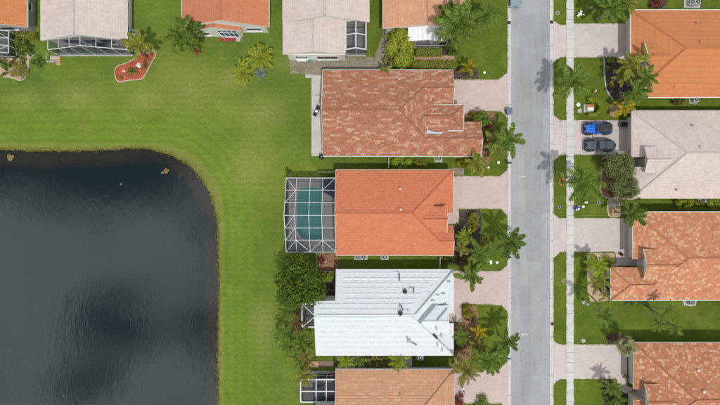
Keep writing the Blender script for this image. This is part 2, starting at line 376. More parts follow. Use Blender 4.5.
# roofs
M['r_mottle'] = roof_mat('brown_mottled_tile', (0.375, 0.158, 0.090), (0.49, 0.31, 0.21), 0.24, 3.2, 0.13, 0.24, 0.29, 0.16, 0.34, 0.2, dark=(0.30, 0.118, 0.07))
M['r_salmon'] = roof_mat('salmon_tile', (0.555, 0.182, 0.092), None, 0, 1, 0.07, 0.3, 0.42, 0.16, 0.17, 0.14)
M['r_tan'] = roof_mat('tan_tile', (0.52, 0.275, 0.16), (0.55, 0.32, 0.20), 0.25, 3.0, 0.05, 0.3, 0.42, 0.26, 0.22, 0.12)
M['r_tan2'] = roof_mat('peach_tile', (0.55, 0.285, 0.172), (0.565, 0.31, 0.19), 0.25, 4.0, 0.04, 0.3, 0.42, 0.16, 0.2, 0.2)
M['r_orange'] = roof_mat('orange_tile', (0.525, 0.198, 0.078), None, 0, 1, 0.04, 0.3, 0.80, 0.16, 0.14, 0.1)
M['r_orange2'] = roof_mat('faded_orange_tile', (0.52, 0.20, 0.085), None, 0, 1, 0.06, 0.3, 0.42, 0.14, 0.2, 0.2)
M['r_terra'] = roof_mat('terracotta_tile', (0.50, 0.185, 0.095), None, 0, 1, 0.05, 0.3, 0.42, 0.12, 0.22, 0.12)
M['r_pale'] = roof_mat('pale_pink_tile', (0.575, 0.485, 0.44), (0.535, 0.44, 0.40), 0.3, 2.0, 0.03, 0.3, 0.40, 0.12, 0.22, 0.30)
M['r_spot'] = roof_mat('spotted_orange_tile', (0.52, 0.215, 0.112), (0.60, 0.37, 0.225), 0.27, 1.3, 0.10, 0.32, 0.34, 0.18, 0.26, 0.15, dark=(0.45, 0.178, 0.095))
M['r_spot2'] = roof_mat('spotted_brown_tile', (0.455, 0.185, 0.098), (0.58, 0.36, 0.23), 0.24, 1.3, 0.12, 0.30, 0.33, 0.20, 0.28, 0.15, dark=(0.37, 0.148, 0.083))
M['r_white'] = roof_mat('white_roof_sheet', (0.64, 0.665, 0.69), None, 0, 1, 0.02, 0.9, 0.80, 0.06, 0.12, 0.06)
M['r_whitep'] = plain('white_roof_panel', (0.60, 0.622, 0.645), 0.7, 0.10, 1.0)
M['flash'] = plain('weathered_flashing', (0.44, 0.48, 0.53), 0.6, 0.15, 2)
M['lanai'] = plain('white_lanai_roof', (0.78, 0.78, 0.775), 0.5, 0.05, 1.0)
# foliage
LF = {
 'green': ((0.0287, 0.0783, 0.0119), (0.138, 0.2284, 0.0325)),
 'deep': ((0.018, 0.052, 0.008), (0.1, 0.17, 0.026)),
 'bright': ((0.0638, 0.1488, 0.0119), (0.2517, 0.3578, 0.0267)),
 'yellow': ((0.0982, 0.1077, 0.0065), (0.3881, 0.2977, 0.0129)),
 'gold': ((0.2, 0.17, 0.008), (0.6, 0.46, 0.02)),
 'yelgreen': ((0.058, 0.098, 0.012), (0.225, 0.268, 0.042)),
 'canopy': ((.012, .045, .004), (.088, .150, .014)),
 'greygreen': ((.040, .080, .022), (.165, .225, .070)),
 'lime': ((.105, .160, .012), (.430, .440, .050)),
 'olive': ((0.0558, 0.0861, 0.0148), (0.2436, 0.2512, 0.0592)),
 'grey': ((0.062, 0.1, 0.036), (0.235, 0.275, 0.12)),
 'brown': ((0.0638, 0.0407, 0.0207), (0.2436, 0.1599, 0.0739)),
 'red': ((0.0957, 0.0251, 0.0177), (0.3573, 0.0837, 0.0519)),
 'silver': ((0.11, 0.15, 0.15), (0.33, 0.4, 0.4)),
}
for k, (a, b) in LF.items(): f_ = 1.0 if k in ('lime','gold','yellow','brown','red','silver') else 1.3; q_ = (1.0,1.0,1.0) if f_ == 1.0 else (1.14,.93,1.0); M['lf_'+k] = leaf_mat('foliage_'+k, tuple(x*f_*y for x, y in zip(a, q_)), tuple(x*f_*y for x, y in zip(b, q_)))

# ------------------------------------------------------------------ mesh helpers
def BM(): return bmesh.new()
def quad(bm, pts, mi=0):
    f = bm.faces.new([bm.verts.new(p) for p in pts]); f.material_index = mi; return f
def box(bm, x0, y0, z0, x1, y1, z1, bev=0.0):
    vs = [bm.verts.new(p) for p in ((x0,y0,z0),(x1,y0,z0),(x1,y1,z0),(x0,y1,z0),(x0,y0,z1),(x1,y0,z1),(x1,y1,z1),(x0,y1,z1))]
    fs = [bm.faces.new([vs[i] for i in q]) for q in ((3,2,1,0),(4,5,6,7),(0,1,5,4),(1,2,6,5),(2,3,7,6),(3,0,4,7))]
    if bev: bmesh.ops.bevel(bm, geom=list({e for f in fs for e in f.edges}), offset=bev, segments=2, affect='EDGES', profile=0.5)
def beam(bm, p, q, ww, hh):
    p, q = Vector(p), Vector(q); d = (q-p).normalized()
    up = Vector((0,0,1)) if abs(d.z) < 0.95 else Vector((1,0,0))
    s = d.cross(up).normalized()*ww/2; t = s.cross(d).normalized()*hh/2
    vs = [bm.verts.new(c+a*s+b*t) for c in (p, q) for a, b in ((-1,-1),(1,-1),(1,1),(-1,1))]
    for q4 in ((3,2,1,0),(4,5,6,7),(0,1,5,4),(1,2,6,5),(2,3,7,6),(3,0,4,7)): bm.faces.new([vs[i] for i in q4])
def tube(bm, pts, rads, n=8, cap=True):
    rings = []
    for i, p in enumerate(pts):
        p = Vector(p); a = Vector(pts[max(i-1,0)]); b = Vector(pts[min(i+1,len(pts)-1)])
        d = (b-a).normalized(); up = Vector((0,0,1)) if abs(d.z) < 0.9 else Vector((1,0,0))
        s = d.cross(up).normalized(); t = s.cross(d)
        rings.append([bm.verts.new(p + rads[i]*(math.cos(k*2*math.pi/n)*s + math.sin(k*2*math.pi/n)*t)) for k in range(n)])
    for r0, r1 in zip(rings, rings[1:]):
        for k in range(n): bm.faces.new((r0[k], r0[(k+1)%n], r1[(k+1)%n], r1[k]))
    if cap: bm.faces.new(rings[0][::-1]); bm.faces.new(rings[-1])
def cyl(bm, x, y, z0, z1, r, n=14, r2=None): tube(bm, [(x,y,z0),(x,y,z1)], [r, r if r2 is None else r2], n)
def prism(bm, pts, z0, z1):
    a = [bm.verts.new((x,y,z0)) for x, y in pts]; b = [bm.verts.new((x,y,z1)) for x, y in pts]
    f = bm.faces.new(b); n = len(pts)
    for i in range(n): bm.faces.new((a[i], a[(i+1)%n], b[(i+1)%n], b[i]))
    bmesh.ops.recalc_face_normals(bm, faces=bm.faces)
def smooth_loop(pts, sub=6):
    out = []; n = len(pts)
    for i in range(n):
        p0, p1, p2, p3 = (Vector(pts[(i+k-1) % n]) for k in range(4))
        for s in range(sub):
            t = s/sub
            out.append(tuple(0.5*((2*p1)+(-p0+p2)*t+(2*p0-5*p1+4*p2-p3)*t*t+(-p0+3*p1-3*p2+p3)*t**3)))
    return out

def me_of(name, bm, mats, smooth=False, recalc=False):
    if recalc: bmesh.ops.recalc_face_normals(bm, faces=bm.faces)
    me = bpy.data.meshes.new(name); bm.to_mesh(me); bm.free()
    for m in (mats if isinstance(mats, list) else [mats]): me.materials.append(M[m] if isinstance(m, str) else m)
    if smooth:
        for p in me.polygons: p.use_smooth = True
    return me
def link(name, me, parent=None, loc=None):
    o = bpy.data.objects.new(name, me); col.objects.link(o)
    if parent is not None: o.parent = parent
    if loc is not None: o.location = loc
    return o
def part(name, bm, mats, parent, world=True, smooth=False, recalc=True):
    """a part; its mesh is written in world metres, so undo the offset of the thing's empty"""
    o = link(name, me_of(name, bm, mats, smooth, recalc), parent)
    if world and parent is not None and parent.parent is None: o.location = -parent.location
    return o
def tag(o, label=None, cat=None, group=None, kind=None):
    if label: o['label'] = label
    if cat: o['category'] = cat
    if group: o['group'] = group
    if kind: o['kind'] = kind
    return o
def thing(name, label, cat, loc=(0,0,0), rz=0, group=None):
    o = bpy.data.objects.new(name, None); col.objects.link(o); o.location = loc; o.rotation_euler = (0,0,rz)
    o.empty_display_size = 0.3
    return tag(o, label, cat, group)
def copy_thing(root, loc, rz, label, sc_=1.0):
    r = root.copy(); col.objects.link(r); r.location = loc; r.rotation_euler = (0,0,rz); r.scale = (sc_,)*3; r['label'] = label
    for ch in list(root.children):
        c = ch.copy(); col.objects.link(c); c.parent = r
        for g in ch.children:
            d = g.copy(); col.objects.link(d); d.parent = c
    return r
def struct(name, bm, mats, recalc=True, smooth=False):
    return tag(link(name, me_of(name, bm, mats, smooth, recalc)), kind='structure')
# ------------------------------------------------------------------ ground, lake, road
lake_px = [(-260,146),(-120,147),(-40,148),(0,148.5),(25,149.5),(60,149.8),(95,149.2),(122,147.6),(140,147.2),(153,149),(168,153),(184,161),(198,173),(208,188),(214.5,205),(218,224),(219.3,245),(219.5,290),(218.5,340),(218.5,405),(217,470),(205,560),(160,620),(60,640),(-120,640),(-260,620),(-300,500),(-310,300),(-300,180)]
lake = smooth_loop([G(*p) for p in lake_px], 5)
# a slightly ragged shoreline
lake = [(x + rnd.uniform(-.10,.10), y + rnd.uniform(-.10,.10)) for x, y in lake]
def inset(loop, d):
    out = []; n = len(loop)
    ar = sum(loop[i][0]*loop[(i+1)%n][1]-loop[(i+1)%n][0]*loop[i][1] for i in range(n))
    sgn = 1 if ar > 0 else -1
    for i in range(n):
        a = Vector(loop[i-2]); b = Vector(loop[(i+2)%n]); t = (b-a).normalized()
        nrm = Vector((-t.y, t.x))*sgn
        out.append(tuple(Vector(loop[i])+nrm*d))
    return out
pool_px = [(299,192),(303,187.5),(318,187.5),(322,191),(322,235),(318,239.5),(308,240),(300,236),(297.5,228),(297.5,199)]
pool = smooth_loop([G(*p) for p in pool_px], 4)

def sheet_with_holes(outer, holes, z):
    bm = BM(); edges = []
    for lp in [outer]+holes:
        vs = [bm.verts.new((x,y,z)) for x, y in lp]
        edges += [bm.edges.new((vs[i], vs[(i+1)%len(vs)])) for i in range(len(vs))]
    bmesh.ops.triangle_fill(bm, use_beauty=True, use_dissolve=False, edges=edges)
    for f in bm.faces:
        if f.normal.z < 0: f.normal_flip()
    return bm
G0 = 900
struct('ground', sheet_with_holes([(-G0,-G0),(G0,-G0),(G0,G0),(-G0,G0)], [lake, pool], 0.0), 'lawn', recalc=False)
# lake bed: bank, shallow shelf, deep middle
bm = BM(); rings = []
for d, z in ((0,0.0),(0.12,-0.10),(0.30,-0.42),(1.2,-0.55),(2.4,-0.85),(3.6,-1.6),(6.0,-2.6)):
    lp = inset(lake, d) if d else lake
    rings.append([bm.verts.new((x,y,z)) for x, y in lp])
for a, b in zip(rings, rings[1:]):
    for i in range(len(a)): bm.faces.new((a[i], a[(i+1)%len(a)], b[(i+1)%len(a)], b[i]))
bm.faces.new(rings[-1])
struct('lake_bed', bm, 'lakebed')
bm = BM(); lp = inset(lake, 0.16); f = bm.faces.new([bm.verts.new((x,y,-0.26)) for x, y in lp]); f.normal_update()
if f.normal.z < 0: f.normal_flip()
struct('lake', bm, 'lake', recalc=False)

ROADY = (1200, -1200)
bm = BM(); quad(bm, [(G(511,0)[0],-G0,.004),(G(549.7,0)[0],-G0,.004),(G(549.7,0)[0],G0,.004),(G(511,0)[0],G0,.004)]); struct('road', bm, 'road')
def flat(name, px, m, z): 
    bm = BM(); quad(bm, [(*G(*p), z) for p in px]); return struct(name, bm, m)
flat('asphalt_patch', [(520,14),(546,15),(546,60),(541,150),(542,262),(527,262),(524,150),(519,62)], 'patch', .008)
flat('asphalt_patch', [(519,286),(531,286),(532,420),(521,420)], 'patch', .008)
bm = BM(); quad(bm, [(*G(518.5,175.2),.012),(*G(526,176),.012),(*G(526,177.6),.012),(*G(518.5,176.8),.012)])
quad(bm, [(*G(521,334),.012),(*G(528,333.6),.012),(*G(528,335),.012),(*G(521,335.4),.012)]); struct('road_scuff_marks', bm, 'scuff')
# gutters cast in lengths
def gutter(x0, x1, name):
    root = tag(thing(name, None, None, (0,0,0)), kind='structure'); y = -12.0
    while y < 425:
        bm = BM(); a = G(x0, y); b = G(x1, y+19.3)
        box(bm, min(a[0],b[0]), min(a[1],b[1])+.012, -.05, max(a[0],b[0]), max(a[1],b[1])-.012, .03+rnd.uniform(0,.008))
        part('gutter_slab', bm, 'gutter', root, recalc=True); y += 19.4
    bm = BM(); a = G(x0, -400); b = G(x1, -12); box(bm, a[0], b[1]+.02, -.05, b[0], a[1], .03); part('gutter_run', bm, 'gutter', root)
    bm = BM(); a = G(x0, 425); b = G(x1, 800); box(bm, a[0], b[1], -.05, b[0], a[1]-.3, .03); part('gutter_run', bm, 'gutter', root)
gutter(507.4, 511, 'kerb_gutter'); gutter(549.7, 553.6, 'kerb_gutter')
# pavement of separate concrete slabs
root = tag(thing('pavement', None, None), kind='structure'); y = -10.0
while y < 420:
    bm = BM(); a = G(566.2, y); b = G(573.8, y+9.7)
    box(bm, a[0], b[1]+.010, -.05, b[0], a[1]-.010, .05+rnd.uniform(0,.01)); part('paving_slab', bm, 'walk', root); y += 9.8
bm = BM(); a = G(566.2,-400); b = G(573.8,-10.3); box(bm, a[0], b[1], -.05, b[0], a[1], .05); part('pavement_run', bm, 'walk', root)
bm = BM(); a = G(566.2,420.5); b = G(573.8,800); box(bm, a[0], b[1], -.05, b[0], a[1], .05); part('pavement_run', bm, 'walk', root)

def slab(name, px, m, z=.03, smooth=0):
    bm = BM(); pts = [G(*p) for p in px]
    if smooth: pts = smooth_loop(pts, smooth)
    prism(bm, pts, -.05, z); return struct(name, bm, m)
drv = [
 ('paver', [(452,79.5),(498,79.5),(507.3,72.5),(507.3,117.5),(501,111.5),(470,111.5),(466,120),(452,121)]),
 ('paver', [(452,176),(500,176),(507.3,170),(507.3,216),(501,209),(459,209),(459,224),(444,224),(444,210),(452,209)]),
 ('paver', [(452,270.5),(500,271),(507.3,265),(507.3,311.5),(502,305.5),(474,304),(462,304),(462,322),(444,322),(444,304),(452,304)]),
 ('paver', [(452,372),(499,369),(507.3,361),(507.3,410),(501,403.5),(456,403.5),(452,404)]),
 ('paver_w', [(553.7,21),(560.5,25),(566.1,25),(566.1,57),(560.5,57.5),(553.7,62.5)]), ('paver_w', [(573.9,23.5),(626,23.5),(626,64),(618,64),(618,57.5),(573.9,57.5)]),
 ('paver_w', [(553.7,115),(560,120.3),(566.1,120.3),(566.1,155),(560,155.3),(553.7,161)]), ('paver_w', [(573.9,120.3),(627,120.3),(627,157),(640,157),(640,168),(622,166),(622,155),(573.9,155)]),
 ('paver_w', [(553.7,213.5),(559,218),(566.1,218),(566.1,252),(560,252.3),(553.7,258)]), ('paver_w', [(573.9,218),(627,218),(627,252),(640,255),(640,266),(615,266),(615,252),(573.9,252)]),
 ('paver_w', [(553.7,340.5),(559,344.3),(566.1,344.3),(566.1,379),(560,379.2),(553.7,384)]), ('paver_w', [(573.9,344.3),(627,344.3),(627,386),(640,389),(640,398),(620,392),(616,379),(573.9,379)]),
]
for m, p in drv: slab('driveway', p, m, .03)

beds = [  # name, material, outline, height
 ('mulch_bed','mulch_red',[(115,70.5),(118,66),(126,63.5),(136,58),(141,53),(148,49),(154.5,51),(155.5,56),(152,62),(148,70),(144,77),(140,79.5),(128,80.5),(119,82),(116,78)],.07,1),
 ('sand_bed','sand',[(-12,58),(4,57.5),(18,57),(27,53),(33,51),(34,55),(29,59),(28.5,68),(26,77),(20,80.5),(13,78),(4,77),(-12,80)],.05,1),
 ('gravel_bed','gravel',[(290,57),(383,57),(384,72),(322,72),(322,74.5),(306,74.5),(300,73.5),(290,74)],.03,0),
 ('gravel_bed','gravel',[(375,56),(384,30),(388,30),(388,73),(372,73)],.025,0),
 ('brick_path','brickpath',[(414,55.5),(455,55.5),(455,60.5),(414,60.5)],.04,0),
 ('mulch_bed','mulch_dark',[(440,28),(456,28),(456,55),(440,55)],.05,0),
 ('mulch_bed','mulch_dark',[(453,66),(478,68),(478,79),(453,79)],.05,0),
 ('mulch_bed','mulch_brown',[(466,113),(494,112),(495,122),(490,140),(492,160),(481,168),(470,168),(478,156),(480,122),(466,121)],.05,1),
 ('gravel_bed','gravel',[(452,168),(464,168),(464,175.5),(452,175.5)],.035,0),
 ('mulch_bed','mulch_dark',[(459.5,210),(480,209.5),(482,222),(480,240),(470,262),(454,266),(453,226),(459.5,224)],.05,0),
 ('mulch_bed','mulch_brown',[(462,305),(476,305),(479,318),(476,336),(470,358),(455,366),(453,324),(462,322)],.05,0),
 ('mulch_bed','mulch_dark',[(604,57.5),(618,58),(630,64),(640,64),(640,100),(612,99),(606,90),(604,74)],.06,0),
 ('mulch_bed','mulch_tan',[(611,104),(618,102.5),(632,102.5),(630,112),(611,116)],.05,1),
 ('mulch_bed','mulch_brown',[(602,160),(607,156.5),(622,157),(634,168),(636,196),(622,199),(607,198),(601,193),(601,175)],.06,1),
 ('mulch_bed','mulch_tan',[(607,204),(609,199),(614,198),(619,203),(620,212),(619,216),(609,216)],.05,1),
 ('mulch_bed','sand',[(587,253),(615,253),(615,266),(625,267),(614,285),(616,298),(604,301),(590,302),(587.5,292),(587,270)],.05,0),
 ('mulch_bed','mulch_dark',[(607,334),(616,333),(623,336),(636,338),(636,344),(606,344)],.05,0),
 ('mulch_bed','mulch_dark',[(603,379.5),(612,379.5),(620,392),(630,394),(630,420),(604,420)],.05,0),
 ('mulch_bed','mulch_dark',[(650,-6),(664,-6),(666,5),(658,8),(649,6)],.05,1),
 ('mulch_bed','mulch_brown',[(296,304),(305,306),(304,332),(297,334),(292,322)],.05,1),
 ('mulch_bed','mulch_brown',[(317,253),(338,253),(338,270),(317,270)],.04,0),
 ('mulch_bed','mulch_dark',[(326,270),(337,270),(337,299),(326,299)],.045,0),
 ('patio','slab',[(311.5,75),(324,75),(324,156),(311.5,156)],.06,0),
 ('patio','slab',[(305.5,74.5),(311.4,74.5),(311.4,78),(305.5,78)],.06,0),
 ('patio','deck',[(308,55),(318.5,55),(318.5,60.5),(308,60.5)],.05,0),
 ('path','slab',[(335,354.5),(412,354.5),(412,370),(335,370)],.028,0),
 ('path','fence',[(306,361),(337,361),(337,367),(306,367)],.035,0),
]
for i, (nm, m, px, z, sm) in enumerate(beds): slab(nm, px, m, z + i*0.0007, 4 if sm else 0)

def edging(label, px, wd=.14, m='edging', closed=True, group=None):
    pts = smooth_loop([G(*p) for p in px], 5) if closed else [G(*p) for p in px]
    root = thing('bed_edging', label, 'edging', (*pts[0], 0), group=group)
    # individual edging stones following the outline
    P = [Vector(p) for p in pts] + ([Vector(pts[0])] if closed else [])
    L = [0]; 
    for a, b in zip(P, P[1:]): L.append(L[-1]+(b-a).length)
    n = max(6, int(L[-1]/0.45)); k = 0
    for i in range(n):
        d0, d1 = L[-1]*i/n, L[-1]*(i+1)/n
        def at(d):
            j = max(0, min(len(P)-2, next((q for q in range(len(L)-1) if L[q+1] >= d), len(P)-2)))
            t = (d-L[j])/max(1e-6, L[j+1]-L[j]); return P[j].lerp(P[j+1], t)
        a, b = at(d0+.02), at(d1-.02)
        bm = BM(); z = .05+rnd.uniform(-.012,.02); beam(bm, (*a, z), (*b, z+rnd.uniform(-.01,.01)), wd*rnd.uniform(.85,1.15), .12)
        part('edging_stone', bm, m, root)
edging('pale stone edging round the red mulch bed', beds[0][2])
edging('sandy stone edging round the bed of clipped bushes at the left edge', beds[1][2], .2)
edging('tan stone edging round the brown mulch bed under the round grey green tree', beds[13][2], .16)
edging('tan stone ring round the small bed holding a grey boulder', beds[14][2], .16)
edging('straight white stone edging between the lawn and the dark bed by the orange roof', [(604,58),(604,74),(606,90),(612,99)], .16, 'gutter', False)

# grass creeping over the hard edges, and the ragged growth along the shore
bm = BM(); rg = random.Random(3)
def fringe(pts, closed, dens, reach, ln, skipf=.45):
    P = [Vector(p) for p in pts]; P = P+[P[0]] if closed else P
    for a, b in zip(P, P[1:]):
        L = (b-a).length
        if L < .01: continue
        t_ = (b-a)/L; o = Vector((-t_.y, t_.x))
        for k in range(int(L*dens)):
            u = rg.random()*L; q = a+t_*u; ph = math.sin(q.x*1.9+q.y*2.7)+math.sin(q.x*4.7-q.y*3.9)*.7
            if ph < -skipf+rg.uniform(-.5,.5): continue
            c = q+o*rg.gauss(0, reach)*(1+.4*ph); ang = rg.uniform(0,6.283); d = Vector((math.cos(ang),math.sin(ang))); s_ = Vector((-d.y,d.x))*.025; l = ln*rg.uniform(.5,1.3); z = .035+rg.uniform(0,.03)
            quad(bm, [(*(c-s_),z), (*(c+s_),z), (*(c+d*l+s_*.3),z+.05), (*(c+d*l-s_*.3),z+.05)])
for m, px in drv:
    pts = [G(*q) for q in px]
    for a, b, pa, pb in zip(pts, pts[1:]+pts[:1], px, px[1:]+px[:1]):
        if (pa[0] == pb[0] and (pa[0] < 456 or pa[0] in (507.3,553.7,566.1,573.9) or pa[0] > 620)): continue
        fringe([a, b], False, 26, .05, .13)
for x in (566.2, 573.8, 507.4, 553.6):
    ys = [(-5,21),(62,115),(161,213.5),(258,340.5),(384,410)] if x == 553.6 else [(-5,72),(118,170),(216,265),(312,361)] if x == 507.4 else [(-5,24),(57.5,120),(155.5,218),(252.3,344),(379.3,410)]
    for y0, y1 in ys: fringe([G(x,y0), G(x,y1)], False, 30, .05, .13)
for i in (3,4,5,6,7,8,9,10,11,12,15,16,17,19,20): fringe([G(*q) for q in beds[i][2]], True, 30, .08, .16, .2)
fringe([q for q in lake if -58 < q[0] < 0 and -36 < q[1] < 12], False, 45, .14, .22, .9)
me = me_of('grass_fringe', bm, 'lf_yelgreen'); tag(link('grass_fringe', me), 'short grass creeping over the edges of drives, pavement and shore', 'grass', None, 'stuff')
# ------------------------------------------------------------------ pool
root = thing('swimming_pool', 'teal swimming pool with rounded corners under the large screen cage', 'pool', (*G(310,213),0))
bm = BM(); a = [bm.verts.new((x,y,.0)) for x, y in pool]; b = [bm.verts.new((x,y,-1.5)) for x, y in pool]
for i in range(len(pool)): bm.faces.new((a[i],a[(i+1)%len(pool)],b[(i+1)%len(pool)],b[i]))
bm.faces.new(b); part('basin', bm, 'pooltile', root)
bm = BM(); f = bm.faces.new([bm.verts.new((x,y,-.06)) for x, y in inset(pool,.004)]); f.normal_update()
if f.normal.z < 0: f.normal_flip()
part('water', bm, 'poolwater', root, recalc=False)
bm = BM(); o1 = inset(pool, -.28); i1 = inset(pool, .05)
for lo, hi, z0, z1 in ((i1, o1, .10, .10),):
    a = [bm.verts.new((x,y,z0)) for x, y in lo]; b = [bm.verts.new((x,y,z1)) for x, y in hi]
    c = [bm.verts.new((x,y,-.05)) for x, y in lo]; d = [bm.verts.new((x,y,.0)) for x, y in hi]
    n = len(a)
    for i in range(n):
        j = (i+1) % n
        bm.faces.new((a[i],a[j],b[j],b[i])); bm.faces.new((c[i],c[j],a[j],a[i])); bm.faces.new((b[i],b[j],d[j],d[i]))
part('coping', bm, 'slab', root)
dk = [G(288.5,179.5),(G(336,179.5)),(G(336,251)),(G(288.5,251))]
struct('pool_deck', sheet_with_holes([(x,y) for x, y in dk], [inset(pool,-.2)], .055), 'slab', recalc=False)

# ------------------------------------------------------------------ houses
class House:
    """vols: rects in photo pixels at eave height: (x0,y0,x1,y1,axis,hipA,hipB, options)
    axis 'x': ridge runs across the picture, A = left end, B = right end; axis 'y': A = upper end, B = lower end"""
    def __init__(s, name, label, roofm, wallm, fasm, cpx, slope=.41, ze=2.8, ridge_m=None):
        s.root = thing(name, label, 'house', (*G(*cpx), 0)); s.root_px = cpx; s.slope, s.ze = slope, ze
        s.rm, s.wm, s.fm = roofm, wallm, fasm; s.bm = BM(); s.uv = s.bm.loops.layers.uv.new('UVMap')
        s.wbm = BM(); s.caps = []; s.fas = []; s.k = 0; s.ridge_m = ridge_m or roofm; s.vols = []
    def vol(s, x0, y0, x1, y1, axis='x', ha=0, hb=0, ze=None, slope=None, clip=(), wall=True, inset_=(.6,.6,.6,.6), fascia=True, caps=True):
        s.k += 1
        ze = (s.ze if ze is None else ze) + s.k*.006; sl = s.slope if slope is None else slope
        a = W(x0, y1, ze); b = W(x1, y0, ze); X0, Y0, X1, Y1 = a.x, a.y, b.x, b.y
        if axis == 'x':
            h = (Y1-Y0)/2; m = (Y0+Y1)/2; zr = ze+h*sl
            ra = Vector((X0+(h if ha else 0), m, zr)); rb = Vector((X1-(h if hb else 0), m, zr))
            A, B, C, D = Vector((X0,Y0,ze)), Vector((X1,Y0,ze)), Vector((X1,Y1,ze)), Vector((X0,Y1,ze))
            polys = [([A,B,rb,ra],0), ([C,D,ra,rb],0), ([D,A,ra],0 if ha else 1), ([B,C,rb],0 if hb else 1)]
            lines = [(ra,rb)] + ([(ra,A),(ra,D)] if ha else []) + ([(rb,B),(rb,C)] if hb else [])
            eaves = [(A,B),(C,D)] + ([(D,A)] if ha else []) + ([(B,C)] if hb else [])
            rakes = ([] if ha else [(A,ra),(D,ra)]) + ([] if hb else [(B,rb),(C,rb)])
        else:
            h = (X1-X0)/2; m = (X0+X1)/2; zr = ze+h*sl
            ra = Vector((m, Y1-(h if ha else 0), zr)); rb = Vector((m, Y0+(h if hb else 0), zr))
            A, B, C, D = Vector((X0,Y0,ze)), Vector((X1,Y0,ze)), Vector((X1,Y1,ze)), Vector((X0,Y1,ze))
            polys = [([D,A,rb,ra],0), ([B,C,ra,rb],0), ([C,D,ra],0 if ha else 1), ([A,B,rb],0 if hb else 1)]
            lines = [(ra,rb)] + ([(ra,C),(ra,D)] if ha else []) + ([(rb,A),(rb,B)] if hb else [])
            eaves = [(D,A),(B,C)] + ([(C,D)] if ha else []) + ([(A,B)] if hb else [])
            rakes = ([] if ha else [(C,ra),(D,ra)]) + ([] if hb else [(A,rb),(B,rb)])
        polys.append(([D,C,B,A],1))
        t = BM()
        vm = {}
        def V(p):
            k = tuple(round(c,5) for c in p)
            if k not in vm: vm[k] = t.verts.new(p)
            return vm[k]
        for ps, mi in polys:
            f = t.faces.new([V(p) for p in ps]); f.material_index = mi
        bmesh.ops.recalc_face_normals(t, faces=t.faces)
        cl = []
        R_ = [X0, Y0, X1, Y1]
        for ax, pv, keep in clip:     # keep '<' or '>' in photo pixels
            wv = W(pv, pv, ze); v = wv.x if ax == 'x' else wv.y
            low = (keep == '<') if ax == 'x' else (keep == '>')
            nrm = Vector((1,0,0)) if ax == 'x' else Vector((0,1,0))
            if not low: nrm = -nrm
            pt = Vector((v,0,0)) if ax == 'x' else Vector((0,v,0))
            r = bmesh.ops.bisect_plane(t, geom=t.verts[:]+t.edges[:]+t.faces[:], plane_co=pt, plane_no=nrm, clear_outer=True)
            ed = [e for e in t.edges if e.is_boundary]
            if ed:
                fr = bmesh.ops.holes_fill(t, edges=ed, sides=0)
                for f in fr['faces']: f.material_index = 1
            cl.append((pt, nrm))
            i = {('x',True):2,('x',False):0,('y',True):3,('y',False):1}[(ax,low)]
            R_[i] = min(R_[i], v) if low else max(R_[i], v)
        def clipseg(p, q):
            p, q = p.copy(), q.copy()
            for pt, nrm in cl:
                dp, dq = (p-pt).dot(nrm), (q-pt).dot(nrm)
                if dp > 0 and dq > 0: return None
                if dp > 0: p = q+(p-q)*(-dq/(dp-dq)) if dp != dq else p
                elif dq > 0: q = p+(q-p)*(-dp/(dq-dp)) if dp != dq else q
            return (p, q) if (p-q).length > .15 else None
        bmesh.ops.recalc_face_normals(t, faces=t.faces)
        off = rnd.uniform(0,50)
        for f in t.faces:
            nf = s.bm.faces.new([s.bm.verts.new(v.co) for v in f.verts]); nf.material_index = f.material_index
            n = f.normal; hz = Vector((-n.y, n.x, 0))
            hz = hz.normalized() if hz.length > 1e-4 else Vector((1,0,0)); upv = n.cross(hz)
            if upv.z < 0: upv = -upv
            for lp in nf.loops: lp[s.uv].uv = (lp.vert.co.dot(hz)+100+off, lp.vert.co.dot(upv)+100)
        if caps:
            s.caps += [c for c in (clipseg(*l) for l in lines) if c]
        if fascia:
            s.fas += [(c, ze) for c in (clipseg(*l) for l in eaves+rakes) if c]
        if wall:
            ins = [.6+.004*s.k]*4
            for i in range(4):
                if inset_[i] != .6: ins[i] = inset_[i]+.004*s.k
            box(s.wbm, R_[0]+ins[0], R_[1]+ins[3], -.05, R_[2]-ins[2], R_[3]-ins[1], ze-.01)
            s.vols.append((R_[0]+ins[0], R_[1]+ins[3], R_[2]-ins[2], R_[3]-ins[1]))
    def done(s, vents=(), cap_r=.11):
        s.wall = part('wall', s.wbm, s.wm, s.root)
        s.roof = part('roof', s.bm, [s.rm, s.wm], s.root, recalc=False)
        s.zroof(*s.root_px)
        def top(x, y):
            h = s.bvh.ray_cast(Vector((x, y, 60)), Vector((0,0,-1)))[0]; return h.z if h else -9
        for p, q in s.caps:          # keep only the stretches that really are a fold in the finished roof
            n = 14; d = (q-p); o = Vector((-d.y, d.x, 0)).normalized()*.45; run = []
            for i in range(n+1):
                ok = False
                if i < n:
                    c = p+d*((i+.5)/n); ok = top(c.x,c.y) < c.z+.03 and top(c.x+o.x,c.y+o.y) < c.z-.03 and top(c.x-o.x,c.y-o.y) < c.z-.03
                if ok: run.append(i)
                elif run:
                    a, b = p+d*(run[0]/n), p+d*((run[-1]+1)/n); run = []
                    bm = BM(); up = Vector((0,0,.02)); tube(bm, [a+up, b+up], [cap_r, cap_r], 6); part('ridge_cap', bm, s.ridge_m, s.roof)
        for (p, q), ze in s.fas:
            c = (p+q)/2; d = q-p; o = Vector((-d.y, d.x, 0)).normalized()*.3
            if top(c.x+o.x,c.y+o.y) > c.z-.16 and top(c.x-o.x,c.y-o.y) > c.z-.16: continue
            bm = BM(); dz = Vector((0,0,-.10)); d = (q-p).normalized(); o = d.cross(Vector((0,0,1)))
            if o.length > .01: o.normalize()
            sg = 1
            beam(bm, p+dz+o*.03, q+dz+o*.03, .13, .18); part('fascia', bm, s.fm, s.root)
        for v in vents: s.vent(*v)
